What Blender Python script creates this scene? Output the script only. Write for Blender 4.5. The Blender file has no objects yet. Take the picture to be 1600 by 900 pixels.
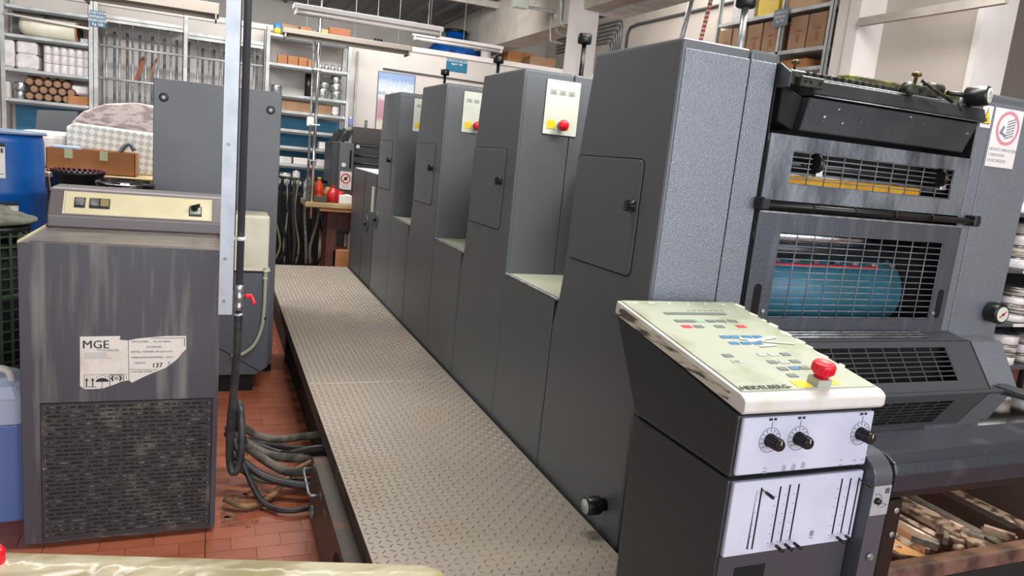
import bpy, bmesh, math, random
from mathutils import Vector, Matrix
random.seed(7)
S = bpy.context.scene
COL = S.collection
PI = math.pi

# ------------------------------------------------------------------ camera
CAM_H = 1.6
YAW, PITCH, ROLL = map(math.radians, (22.752, -10.1685, 5.6303))
FOC = 1139.1                                   # focal length in pixels of a 1600 px wide frame
FW = Vector((math.sin(YAW)*math.cos(PITCH), math.cos(YAW)*math.cos(PITCH), math.sin(PITCH)))
_r = FW.cross(Vector((0, 0, 1))).normalized(); _u = _r.cross(FW)
RT = _r*math.cos(ROLL) + _u*math.sin(ROLL); UP = -_r*math.sin(ROLL) + _u*math.cos(ROLL)
C0 = Vector((0, 0, CAM_H))
cd = bpy.data.cameras.new('camera'); cam = bpy.data.objects.new('camera', cd); COL.objects.link(cam)
cam.matrix_world = Matrix(((RT.x, UP.x, -FW.x, 0), (RT.y, UP.y, -FW.y, 0), (RT.z, UP.z, -FW.z, CAM_H), (0, 0, 0, 1)))
cd.sensor_width = 36; cd.lens = 36*FOC/1600; cd.clip_start = .02; cd.clip_end = 60
S.camera = cam

# ------------------------------------------------------------------ world, lights, exposure
w = bpy.data.worlds.new('world'); S.world = w; w.use_nodes = True
w.node_tree.nodes['Background'].inputs[0].default_value = (.93, .96, 1, 1)
w.node_tree.nodes['Background'].inputs[1].default_value = 1.0
S.view_settings.view_transform = 'Standard'; S.view_settings.look = 'None'
S.view_settings.gamma = 1; S.view_settings.use_curve_mapping = False
S.view_settings.exposure = .35
def area(name, loc, target, sx, sy, power, color=(1, 1, 1)):
    l = bpy.data.lights.new(name, 'AREA'); l.shape = 'RECTANGLE'; l.size = sx; l.size_y = sy; l.energy = power; l.color = color
    o = bpy.data.objects.new(name, l); COL.objects.link(o); o.location = loc
    o.rotation_euler = (Vector(target)-Vector(loc)).to_track_quat('-Z', 'Y').to_euler(); return o
area('window_daylight', (1.5, -3.6, 2.6), (1.5, 3, 1.2), 6, 2.2, 185, (.93, .96, 1))
area('ceiling_tubes_near', (1.5, 2.2, 3.45), (1.3, 2.3, 0), .5, 3.0, 78, (1, .95, .88))
area('ceiling_tubes_far', (-.2, 6.4, 3.45), (-.2, 7.4, 0), 3.4, .6, 135, (1, .97, .94))
area('deck_fill_light', (1.8, 8.4, 3.50), (2.2, 10, 2.6), 2.2, .5, 30, (1, .98, .96))  # fill added to brighten the storage deck, no fixture modelled
area('right_bay_fill_light', (4.3, 7.6, 4.2), (4.6, 7.4, 0), .6, 3.2, 62, (1, .98, .95))  # added fill so the box rack and right wall read brighter
area('ceiling_tubes_right', (3.2, 2.6, 3.45), (3.4, 2.8, 0), .6, 3.0, 75, (1, .97, .93))

# ------------------------------------------------------------------ materials
def srgb(h):
    h = h.lstrip('#'); o = []
    for i in (0, 2, 4):
        c = int(h[i:i+2], 16)/255; o.append(c/12.92 if c <= .04045 else ((c+.055)/1.055)**2.4)
    return o + [1]
MATS = {}
def mat(name, col, rough=.5, metal=0, bump=0, bscale=200, mix=None, mscale=4, mlo=.4, mhi=.6, stretch=(1, 1, 1), detail=4, alpha=1, trans=0, spec=.5, emit=0, mixrough=None):
    if name in MATS: return MATS[name]
    m = bpy.data.materials.new(name); MATS[name] = m; m.use_nodes = True
    n = m.node_tree.nodes; L = m.node_tree.links; b = n['Principled BSDF']
    c = srgb(col)
    b.inputs['Base Color'].default_value = c; b.inputs['Roughness'].default_value = rough; b.inputs['Metallic'].default_value = metal
    b.inputs['Specular IOR Level'].default_value = spec
    b.inputs['Alpha'].default_value = alpha; b.inputs['Transmission Weight'].default_value = trans
    if emit: b.inputs['Emission Color'].default_value = c; b.inputs['Emission Strength'].default_value = emit
    tc = n.new('ShaderNodeTexCoord')
    if mix:
        mp = n.new('ShaderNodeMapping'); mp.inputs['Scale'].default_value = stretch; L.new(tc.outputs['Object'], mp.inputs[0])
        t = n.new('ShaderNodeTexNoise'); t.inputs['Scale'].default_value = mscale; t.inputs['Detail'].default_value = detail; L.new(mp.outputs[0], t.inputs[0])
        r = n.new('ShaderNodeValToRGB'); r.color_ramp.elements[0].position = mlo; r.color_ramp.elements[1].position = mhi
        r.color_ramp.elements[0].color = c; r.color_ramp.elements[1].color = srgb(mix)
        L.new(t.outputs[0], r.inputs[0]); L.new(r.outputs[0], b.inputs['Base Color'])
        if mixrough is not None:
            q = n.new('ShaderNodeMapRange'); q.inputs[1].default_value = mlo; q.inputs[2].default_value = mhi; q.inputs[3].default_value = rough; q.inputs[4].default_value = mixrough
            L.new(t.outputs[0], q.inputs[0]); L.new(q.outputs[0], b.inputs['Roughness'])
    if bump:
        t2 = n.new('ShaderNodeTexNoise'); t2.inputs['Scale'].default_value = bscale; t2.inputs['Detail'].default_value = 2; L.new(tc.outputs['Object'], t2.inputs[0])
        bp = n.new('ShaderNodeBump'); bp.inputs['Strength'].default_value = bump; bp.inputs['Distance'].default_value = .002
        L.new(t2.outputs[0], bp.inputs['Height']); L.new(bp.outputs[0], b.inputs['Normal'])
    return m
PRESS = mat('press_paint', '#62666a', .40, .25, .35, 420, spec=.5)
PRESSF = mat('hammered_paint_lit', '#868b93', .32, .5, .8, 300, mix='#777c85', mscale=220, mlo=.42, mhi=.6)
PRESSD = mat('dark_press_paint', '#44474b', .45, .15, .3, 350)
CONS = mat('console_paint', '#35383c', .42, .1, .25, 500)
BLK = mat('black_plastic', '#121314', .35)
BLKM = mat('matt_black', '#0b0b0c', .8)
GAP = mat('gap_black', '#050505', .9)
CHROME = mat('chrome', '#d6d9dc', .18, 1)
STEEL = mat('steel_bar', '#a0a3a4', .38, .6, mix='#7c7f80', mscale=30)
BARG = mat('grille_wire', '#85898d', .45, .2, mix='#6c7074', mscale=20)
GALV = mat('galvanised', '#b4bac0', .38, .55, .1, 60, mix='#98a0a8', mscale=14)
CREAM = mat('cream_panel', '#adb3a0', .42, 0, .15, 60, mix='#8f9474', mscale=9, mlo=.50, mhi=.74, detail=8)
CREAMW = mat('cream_white', '#d6d4cf', .4, 0, .1, 90, mix='#c9c5b8', mscale=9, mlo=.5, mhi=.7)
GRIME = mat('grimy_edge', '#cfcab8', .7, 0, .8, 50, mix='#5c564c', mscale=22, mlo=.46, mhi=.56, stretch=(1, .35, 3))
LABELW = mat('white_panel', '#ced2e4', .38, .1, mix='#c2c6da', mscale=5)
INKY = mat('printed_ink', '#2b2d30', .6)
INKG = mat('printed_grey', '#7d8390', .6)
KEYG = mat('key_grey', '#6b7472', .5)
KEYL = mat('key_light', '#aab0a4', .5)
KEYGR = mat('key_green', '#8db59a', .5)
KEYR = mat('key_red', '#d8434c', .45)
KEYB = mat('key_blue', '#3a74a6', .45, mix='#4d80a8', mscale=40)
RED = mat('estop_red', '#d8132c', .35)
YEL = mat('yellow_plate', '#f0cc1c', .5)
PALE = mat('pale_panel', '#d7ddcf', .45, mix='#cbd2c4', mscale=8)
WHITE = mat('white_paint', '#ece8e4', .6, mix='#e0dbd6', mscale=2)
WALL = mat('wall_plaster', '#dcd6d0', .85, 0, .2, 40, mix='#cdc6bf', mscale=1.2, mlo=.35, mhi=.7)
WALLB = mat('wall_beige', '#c6bdb3', .85, 0, .2, 40, mix='#bdb4aa', mscale=1.5)
PLATE = mat('tread_plate', '#b0a79c', .4, .5, .3, 160, mix='#a89d8d', mscale=3, mlo=.4, mhi=.66, mixrough=.55)
LUG = mat('tread_lug', '#a0978c', .42, .5, mix='#978d80', mscale=5)
TERRA = mat('terracotta', '#b66b4e', .42, 0, .25, 90, mix='#a45c43', mscale=5, mlo=.4, mhi=.65)
TERRA2 = mat('terracotta_dark', '#ae6448', .45, 0, .25, 90, mix='#9c563f', mscale=6)
GROUT = mat('grout', '#b58a74', .9)
CHIL = mat('chiller_paint', '#535259', .4, .2, .15, 200, mix='#86857f', mscale=5, mlo=.52, mhi=.78, stretch=(5, 1, .35), detail=6)
CHILT = mat('chiller_top', '#6d6664', .32, .25, .1, 120, mix='#8d8376', mscale=5, mlo=.5, mhi=.72, stretch=(1, 3, 1))
CHILG = mat('chiller_grille', '#413e40', .5, .2, .2, 200, mix='#6e6a60', mscale=9, mlo=.55, mhi=.72)
FINS = mat('dusty_fins', '#2a2724', .8, 0, 0, 1, mix='#8b877c', mscale=42, mlo=.5, mhi=.72)
BEIGEP = mat('beige_plate', '#d4cba9', .5, mix='#cbc19c', mscale=5)
CABG = mat('cabinet_grey', '#6b6d72', .42, .2, .15, 300, mix='#64666b', mscale=2)
TANKG = mat('tank_grey', '#5f656e', .45, .1)
TRANSP = mat('translucent_plastic', '#e6e4d2', .4, mix='#d8d6c0', mscale=4)
PAPER = mat('label_paper', '#e2dcd4', .7, mix='#cfbda6', mscale=9, mlo=.55, mhi=.75)
CARD = mat('cardboard', '#b07a4e', .8, mix='#a66f45', mscale=6)
CARD2 = mat('cardboard_pale', '#a58468', .8, mix='#987659', mscale=5)
CARD3 = mat('cardboard_red', '#9a6244', .8)
TAPE = mat('packing_tape', '#d8d0c2', .4)
BLUE = mat('drum_blue', '#0b5cae', .35, mix='#0a4f9a', mscale=3)
BLUEP = mat('blue_panel', '#4c96c0', .6, mix='#448ab3', mscale=4)
NAVY = mat('navy_cap', '#1d2f73', .4)
JUGW = mat('jug_plastic', '#c2cce6', .35)
JUGB = mat('jug_liquid', '#6e86c4', .3)
CRATE = mat('crate_green', '#40573f', .6, mix='#34473a', mscale=12)
BINLID = mat('bin_lid', '#75786a', .8, 0, .6, 40, mix='#57594c', mscale=16, mlo=.45, mhi=.6)
RUBBER = mat('rubber_hose', '#26272a', .42, mix='#3a3937', mscale=20)
HOSED = mat('dusty_hose', '#6e655b', .7, mix='#3b3733', mscale=14, mlo=.42, mhi=.6)
PIPEG = mat('grey_pipe', '#44484f', .35)
WOODR = mat('red_brown_wood', '#5d3327', .6, mix='#4a281f', mscale=8, stretch=(6, 6, 1))
WOODT = mat('tan_board', '#b09a72', .7, mix='#9c8761', mscale=7)
FILM = mat('yellow_film', '#a69c76', .16, 0, .9, 14, mix='#d3cbae', mscale=8, mlo=.44, mhi=.62, spec=.6, stretch=(1, 2.4, 1))
BKRUB = mat('blue_blanket', '#3b7280', .4, mix='#41809f', mscale=5, mlo=.4, mhi=.66)
ROLLD = mat('dark_roller', '#3a3d40', .3, .6)
CONC = mat('concrete_beam', '#b8b2a8', .9, mix='#aaa49a', mscale=4)
CEIL = mat('ceiling_sheet', '#8b8886', .6, .2, mix='#7d7a78', mscale=2)
SHELF = mat('shelf_steel', '#bfc2c0', .5, .3, mix='#a5a9a8', mscale=6)
SHELFD = mat('shelf_edge_dark', '#55585a', .6, .2)
TIN = mat('tin_metal', '#bfc1c0', .3, .8, mix='#8e908f', mscale=30)
TINL = mat('tin_label', '#bdb5aa', .6, mix='#5b5854', mscale=10, mlo=.46, mhi=.58, stretch=(.5, .5, 5))
PLW = mat('white_wrap', '#e6e2e2', .3, 0, .6, 30, mix='#d3cfd0', mscale=12)
GREYP = mat('grey_sheet', '#dedad6', .7, mix='#ccc8c4', mscale=3, stretch=(5, 1, .4))
TEAL = mat('teal_sign', '#1f7391', .5)
BLUS = mat('blue_sign', '#3e7391', .5)
YINK = mat('yellow_ink', '#f2b51b', .4, mix='#e09a10', mscale=20)
OILY = mat('oily_grime', '#45442f', .35, .2, .8, 60, mix='#84803e', mscale=14, mlo=.45, mhi=.62)
OLIVE = mat('olive_metal', '#3d3f36', .4, .3, .5, 60, mix='#1c1c17', mscale=40)
BRASS = mat('brass', '#7d7040', .45, .7, mix='#3a3524', mscale=60)
DUSTY = mat('dusty_metal', '#a89c96', .5, .3, .6, 90, mix='#4a413c', mscale=26, mlo=.45, mhi=.58)
COPPER = mat('warm_sheet', '#d3a878', .35, .2)
MIRROR = mat('guard_shiny', '#868c92', .28, .55, .5, 60, mix='#4c5157', mscale=6, mlo=.4, mhi=.65, stretch=(2, 1, .6))
GUARD = mat('guard_dark', '#50545b', .32, .4, .4, 80, mix='#62666c', mscale=7, mlo=.5, mhi=.75, stretch=(3, 1, .5))
FOUNT = mat('fountain_dark', '#2a2d31', .36, .2, .3, 100, mix='#34373a', mscale=7)
def glass_mat(name, tint, lo, hi):
    m = bpy.data.materials.new(name); m.use_nodes = True; n = m.node_tree.nodes; L = m.node_tree.links; n.remove(n['Principled BSDF'])
    a = n.new('ShaderNodeBsdfTransparent'); a.inputs[0].default_value = srgb(tint); g = n.new('ShaderNodeBsdfGlossy'); g.inputs['Roughness'].default_value = .04
    lw = n.new('ShaderNodeLayerWeight'); lw.inputs[0].default_value = .5; mr = n.new('ShaderNodeMapRange'); mr.inputs[3].default_value = lo; mr.inputs[4].default_value = hi
    L.new(lw.outputs['Facing'], mr.inputs[0]); mx = n.new('ShaderNodeMixShader'); L.new(mr.outputs[0], mx.inputs[0]); L.new(a.outputs[0], mx.inputs[1]); L.new(g.outputs[0], mx.inputs[2])
    L.new(mx.outputs[0], n['Material Output'].inputs[0]); return m
CLEAR = glass_mat('clear_cover', '#c6cfca', .1, .75)
CLEARW = glass_mat('clear_window', '#f0eee8', .01, .06)
PINK = mat('red_liquid', '#dc2a1f', .3)
BOTT = mat('clear_bottle', '#b9c4c4', .15, .3, mix='#70787a', mscale=50)
STAIN = mat('mat_pale', '#8f7b60', .8, 0, .6, 60, mix='#93503c', mscale=38, mlo=.40, mhi=.52, detail=8)
TORN = mat('torn_paper', '#cfcfbd', .8)
BLUEF = mat('blue_plastic', '#3c86c8', .5)

def pattern_mat():
    m = bpy.data.materials.new('patterned_wrap'); m.use_nodes = True; n = m.node_tree.nodes; L = m.node_tree.links; b = n['Principled BSDF']
    tc = n.new('ShaderNodeTexCoord'); mp = n.new('ShaderNodeMapping'); mp.inputs['Rotation'].default_value = (0, math.radians(40), 0); L.new(tc.outputs['Object'], mp.inputs[0])
    ck = n.new('ShaderNodeTexChecker'); ck.inputs['Scale'].default_value = 26; ck.inputs[1].default_value = srgb('#dcdcd6'); ck.inputs[2].default_value = srgb('#b3b6b2')
    L.new(mp.outputs[0], ck.inputs[0]); L.new(ck.outputs[0], b.inputs['Base Color']); b.inputs['Roughness'].default_value = .55; return m
PATT = pattern_mat()
PATT2 = mat('mauve_wrap', '#bdb0ad', .3, 0, .5, 30, mix='#93817f', mscale=9, mlo=.47, mhi=.56, stretch=(1, 1, 3))

def poster_mat():
    m = bpy.data.materials.new('poster_print'); m.use_nodes = True; n = m.node_tree.nodes; L = m.node_tree.links; b = n['Principled BSDF']
    tc = n.new('ShaderNodeTexCoord'); sp = n.new('ShaderNodeSeparateXYZ'); L.new(tc.outputs['Generated'], sp.inputs[0])
    no = n.new('ShaderNodeTexNoise'); no.inputs['Scale'].default_value = 26; L.new(tc.outputs['Object'], no.inputs[0])
    ma = n.new('ShaderNodeMath'); ma.operation = 'MULTIPLY_ADD'; ma.inputs[1].default_value = .16; L.new(no.outputs[0], ma.inputs[0]); L.new(sp.outputs[2], ma.inputs[2])
    r = n.new('ShaderNodeValToRGB'); e = r.color_ramp.elements; e[0].position = 0; e[0].color = srgb('#d8cfc0'); e[1].position = 1; e[1].color = srgb('#8fa6cf')
    for p, c in ((.42, '#d9d0bc'), (.46, '#b98c98'), (.7, '#c58e9c'), (.76, '#dfe0e4'), (.8, '#9aa6b0'), (.84, '#dfe4ea'), (.96, '#bccbe4')):
        x = r.color_ramp.elements.new(p); x.color = srgb(c)
    L.new(ma.outputs[0], r.inputs[0]); L.new(r.outputs[0], b.inputs['Base Color']); b.inputs['Roughness'].default_value = .35; return m
POSTER = poster_mat()

def floor_mat():
    m = bpy.data.materials.new('tiled_floor'); m.use_nodes = True; n = m.node_tree.nodes; L = m.node_tree.links; b = n['Principled BSDF']
    tc = n.new('ShaderNodeTexCoord'); br = n.new('ShaderNodeTexBrick'); L.new(tc.outputs['Object'], br.inputs[0])
    br.inputs['Color1'].default_value = srgb('#96503a'); br.inputs['Color2'].default_value = srgb('#834231'); br.inputs['Mortar'].default_value = srgb('#a57a66')
    br.inputs['Scale'].default_value = 1; br.inputs['Brick Width'].default_value = .186; br.inputs['Row Height'].default_value = .0915; br.inputs['Mortar Size'].default_value = .002
    L.new(br.outputs[0], b.inputs['Base Color']); b.inputs['Roughness'].default_value = .5; return m
FLOORM = floor_mat()

# ------------------------------------------------------------------ builders
def box(bm, x0, x1, y0, y1, z0, z1, bev=0, seg=2):
    vs = [bm.verts.new(p) for p in ((x0,y0,z0),(x1,y0,z0),(x1,y1,z0),(x0,y1,z0),(x0,y0,z1),(x1,y0,z1),(x1,y1,z1),(x0,y1,z1))]
    fs = [bm.faces.new([vs[i] for i in f]) for f in ((3,2,1,0),(4,5,6,7),(0,1,5,4),(1,2,6,5),(2,3,7,6),(3,0,4,7))]
    if bev:
        es = list({e for f in fs for e in f.edges})
        bmesh.ops.bevel(bm, geom=es, offset=bev, segments=seg, affect='EDGES', profile=.6)
    return bm
def obox(bm, c, ax, ay, az, hx, hy, hz):
    """box about centre c with unit axes ax, ay, az and half sizes"""
    c = Vector(c); vs = []
    for k in (-1, 1):
        for j, i in ((-1,-1),(-1,1),(1,1),(1,-1)): vs.append(bm.verts.new(c + ax*hx*i + ay*hy*j + az*hz*k))
    for f in ((3,2,1,0),(4,5,6,7),(0,1,5,4),(1,2,6,5),(2,3,7,6),(3,0,4,7)): bm.faces.new([vs[i] for i in f])
    return bm
def prism(bm, pts, axis, a, b, bev=0, seg=2):
    """extrude polygon pts along axis x (pts are y,z) / y (x,z) / z (x,y)"""
    def P(p, t): return {'x': (t, p[0], p[1]), 'y': (p[0], t, p[1]), 'z': (p[0], p[1], t)}[axis]
    A = [bm.verts.new(P(p, a)) for p in pts]; B = [bm.verts.new(P(p, b)) for p in pts]
    n = len(pts); fs = [bm.faces.new(A[::-1]), bm.faces.new(B)]
    for i in range(n): fs.append(bm.faces.new((A[i], A[(i+1) % n], B[(i+1) % n], B[i])))
    bmesh.ops.recalc_face_normals(bm, faces=fs)
    if bev: bmesh.ops.bevel(bm, geom=list({e for f in fs for e in f.edges}), offset=bev, segments=seg, affect='EDGES', profile=.6)
    return bm
def lathe(bm, base, axis, prof, n=20, cap=True):
    """prof: list of (radius, distance along axis)"""
    base = Vector(base); ax = Vector(axis).normalized(); u = ax.orthogonal().normalized(); v = ax.cross(u); rings = []
    for r, h in prof:
        rings.append([bm.verts.new(base + ax*h + (u*math.cos(2*PI*i/n) + v*math.sin(2*PI*i/n))*max(r, 1e-4)) for i in range(n)])
    for a, b in zip(rings, rings[1:]):
        for i in range(n):
            f = bm.faces.new((a[i], a[(i+1) % n], b[(i+1) % n], b[i])); f.smooth = True
    if cap: bm.faces.new(rings[0][::-1]); bm.faces.new(rings[-1])
    return bm
def tube(bm, pts, r, n=8, smooth_steps=0):
    pts = [Vector(p) for p in pts]
    if smooth_steps:
        q = [pts[0]]
        for i in range(len(pts)-1):
            p0 = pts[max(i-1, 0)]; p1 = pts[i]; p2 = pts[i+1]; p3 = pts[min(i+2, len(pts)-1)]
            for k in range(1, smooth_steps+1):
                t = k/smooth_steps
                q.append(.5*((2*p1)+(p2-p0)*t+(2*p0-5*p1+4*p2-p3)*t*t+(3*p1-p0-3*p2+p3)*t**3))
        pts = q
    prev = None; u = None; rings = []
    for i, p in enumerate(pts):
        d = (pts[min(i+1, len(pts)-1)]-pts[max(i-1, 0)]).normalized()
        u = d.orthogonal().normalized() if u is None else (u-d*u.dot(d)).normalized()
        v = d.cross(u)
        rings.append([bm.verts.new(p+(u*math.cos(2*PI*k/n)+v*math.sin(2*PI*k/n))*r) for k in range(n)])
    for a, b in zip(rings, rings[1:]):
        for k in range(n):
            f = bm.faces.new((a[k], a[(k+1) % n], b[(k+1) % n], b[k])); f.smooth = True
    bm.faces.new(rings[0][::-1]); bm.faces.new(rings[-1]); return bm
NB = bmesh.new
def link(name, bm, m, parent=None, origin=None):
    me = bpy.data.meshes.new(name)
    if origin is not None: bmesh.ops.translate(bm, verts=bm.verts, vec=-Vector(origin))
    bm.normal_update(); bm.to_mesh(me); bm.free(); me.materials.append(m)
    o = bpy.data.objects.new(name, me); COL.objects.link(o)
    if origin is not None: o.location = origin
    if parent is not None:
        o.parent = parent
        if parent.type == 'EMPTY' and parent.parent is None: o.location = -Vector(parent.location)
    return o
def tag(o, label, cat, group=None):
    o['label'] = label; o['category'] = cat
    if group: o['group'] = group
    return o
def thing(name, label, cat, loc=(0, 0, 0), group=None):
    o = bpy.data.objects.new(name, None); COL.objects.link(o); o.location = loc; o.empty_display_size = .1
    return tag(o, label, cat, group)
def struct(name, bm, m):
    o = link(name, bm, m); o['kind'] = 'structure'; return o
def copytree(root, loc, label=None, group=None):
    r = root.copy(); COL.objects.link(r); r.location = loc
    if label: r['label'] = label
    if group: r['group'] = group
    for ch in list(root.children):
        c = ch.copy(); COL.objects.link(c); c.parent = r
        for g in ch.children:
            d = g.copy(); COL.objects.link(d); d.parent = c
    return r
def text(name, body, size, org, xd, yd, m, parent, align='LEFT', bold=0, ext=.0003):
    cu = bpy.data.curves.new(name, 'FONT'); cu.body = body; cu.size = size; cu.align_x = align; cu.extrude = ext; cu.offset = bold; cu.resolution_u = 2
    t = bpy.data.objects.new(name, cu); COL.objects.link(t)
    dg = bpy.context.evaluated_depsgraph_get(); me = bpy.data.meshes.new_from_object(t.evaluated_get(dg))
    bpy.data.objects.remove(t); bpy.data.curves.remove(cu)
    xd = Vector(xd).normalized(); yd = Vector(yd).normalized(); zd = xd.cross(yd); o_ = Vector(org)
    M = Matrix(((xd.x, yd.x, zd.x, o_.x), (xd.y, yd.y, zd.y, o_.y), (xd.z, yd.z, zd.z, o_.z), (0, 0, 0, 1)))
    me.transform(M); me.materials.clear(); me.materials.append(m); me.name = name
    o = bpy.data.objects.new(name, me); COL.objects.link(o)
    if parent is not None:
        o.parent = parent
        if parent.type == 'EMPTY' and parent.parent is None: o.location = -Vector(parent.location)
    return o
# measuring: where the sight line through a photo pixel meets a real plane
def _ray(u, v): return RT*((u-800)/FOC) - UP*((v-450)/FOC) + FW
def onX(u, v, x): d = _ray(u, v); return C0 + d*(x/d.x)
def onY(u, v, y): d = _ray(u, v); return C0 + d*(y/d.y)
def onZ(u, v, z): d = _ray(u, v); return C0 + d*((z-CAM_H)/d.z)
def onP(u, v, p0, n): d = _ray(u, v); return C0 + d*((Vector(p0)-C0).dot(n)/d.dot(n))
def rectY(u0, v0, u1, v1, y):
    """x0,x1,z0,z1 of an upright rectangle at depth y seen inside the given photo box"""
    um, vm = (u0+u1)/2, (v0+v1)/2
    return onY(u0, vm, y).x, onY(u1, vm, y).x, onY(um, v1, y).z, onY(um, v0, y).z
X_, Y_, Z_ = Vector((1,0,0)), Vector((0,1,0)), Vector((0,0,1))
FRONT = (X_, Z_)                    # text on a surface that faces the camera (-Y)

# ================================================================== SETTING
b = NB(); box(b, -7, 9, -4.5, 13, -.05, -.004); floor = struct('floor', b, FLOORM)
for r in range(34):                 # individual quarry tiles in the open strip of floor
    y0 = 2.40 + r*.0915
    if y0 > 5.0: break
    for c in range(-5, 4):
        x0 = c*.186 + (.0 if r % 2 else .093)
        if x0 > .42: continue
        key = ('tile', (r*7+c) % 3)
        bb = NB(); box(bb, 0, .1835, 0, .089, -.004, .0+(.0006 if key[1] == 1 else 0))
        if key not in MATS:
            me = bpy.data.meshes.new('tile'); bb.to_mesh(me); me.materials.append(TERRA if key[1] else TERRA2); MATS[key] = me
        bb.free()
        o = bpy.data.objects.new('tile', MATS[key]); COL.objects.link(o); o.parent = floor; o.location = (x0, y0, 0)
b = NB(); box(b, -.0025, .0005, 2.3, 2.95, -.004, .0012); link('joint_strip', b, GAP, floor)
BW = 9.6
RW = 5.35
b = NB(); box(b, -7, RW, BW, BW+.15, 0, 2.80); struct('wall_back', b, WALL)
b = NB(); box(b, -7, RW, 12.3, 12.45, 2.8, 4.4); struct('wall_upper', b, WALL)
b = NB(); box(b, -7, RW, BW-.03, 12.3, 2.80, 2.86); struct('trim_1', b, WHITE)      # edge of the storage deck over the back wall
b = NB(); box(b, -7, 3.40, -4.5, 12.3, 3.62, 3.70); ceil = struct('ceiling', b, CEIL)
for i in range(30):                                  # ribs of the corrugated roof sheets
    x = -5.4 + i*.3
    b = NB(); prism(b, [(x, 3.62), (x+.09, 3.62), (x+.065, 3.57), (x+.025, 3.57)], 'y', 4.0, 12.3); link('sheet_rib', b, CEIL, ceil)
b = NB(); box(b, 3.40, 9, -4.5, 12.45, 4.4, 4.48); struct('ceiling_right', b, CONC)
b = NB(); box(b, RW, RW+.15, 5.25, 12.45, 0, 4.4); struct('wall_right', b, WALLB)
def wallpiece(name, x0, x1, y0, y1, m, z1=4.4):
    b = NB(); box(b, x0, x1, y0, y1, 0, z1); return struct(name, b, m)
wallpiece('trim_2', 4.94, 5.35, 4.90, 5.02, WHITE)
wallpiece('trim_3', 4.965, 5.35, 5.02, 5.17, WHITE)
wallpiece('wall_partition', 5.22, 5.53, 4.03, 4.9, WALLB)
wallpiece('trim_4', 5.19, 5.54, 3.98, 4.03, WHITE)
wallpiece('wall_beyond', 8.6, 8.8, -4.5, 12.4, WALLB)
b = NB(); box(b, -7, -6.85, 0.5, 12.45, 0, 3.62); struct('wall_left', b, WALL)
b = NB(); box(b, 3.396, 3.60, 7.0, 7.29, 0, 4.4); struct('trim_5', b, WHITE)     # pillar
b = NB(); box(b, 3.38, 3.72, 7.29, 12.3, 3.02, 3.66); struct('trim_6', b, CONC)   # roof beam behind the pillar
b = NB(); box(b, 3.42, 3.78, 3.6, 6.99, 3.13, 4.4); struct('trim_8', b, CONC)   # roof beam before the pillar
b = NB(); box(b, 3.60, 3.86, 3.6, 6.99, 3.10, 3.13); struct('trim_9', b, SHELF)
b = NB(); box(b, 4.895, 4.935, 3.62, 4.86, 2.935, 3.0); struct('trim_7', b, CONC)
b = NB(); tube(b, [(8.5, 2, 2.75), (8.5, 9, 2.75)], .03, 8); tag(link('far_pipe', b, SHELFD), 'dusky pipe on the wall beyond the white partition', 'pipe')

# ================================================================== PRESS UNITS
XS, XI, XO1, XO2 = 1.25, 1.605, 2.535, 2.88
PITCH_U = 1.1965; Y1 = 1.884; LED = 1.068; TOPZ = 1.99
press_names = ['nearest of the four grey printing units, with grilled guards facing the camera',
    'second nearest grey printing unit, its white control plate and red stop button fully in view',
    'third nearest grey printing unit, its control plate half hidden with a yellow patch showing',
    'farthest grey printing unit, smallest tower, next to the low dark feeder cover']
def ledge(t, y):
    b = NB(); prism(b, [(y+.66, .3), (y+PITCH_U-.004, .3), (y+PITCH_U-.004, LED), (y+.66, LED)], 'x', XS, XI, .004, 1); lg = link('ledge_cover', b, PRESS, t)
    b = NB(); box(b, XS-.002, XS+.014, y+.63, y+PITCH_U-.004, LED-.004, LED+.006, .003, 1); link('ledge_edge', b, STEEL, lg)
    b = NB(); box(b, XS+.014, XI, y+.63, y+PITCH_U-.004, LED-.002, LED+.002); link('ledge_mat', b, mat('ledge_top', '#a3a694', .6), lg)
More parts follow.
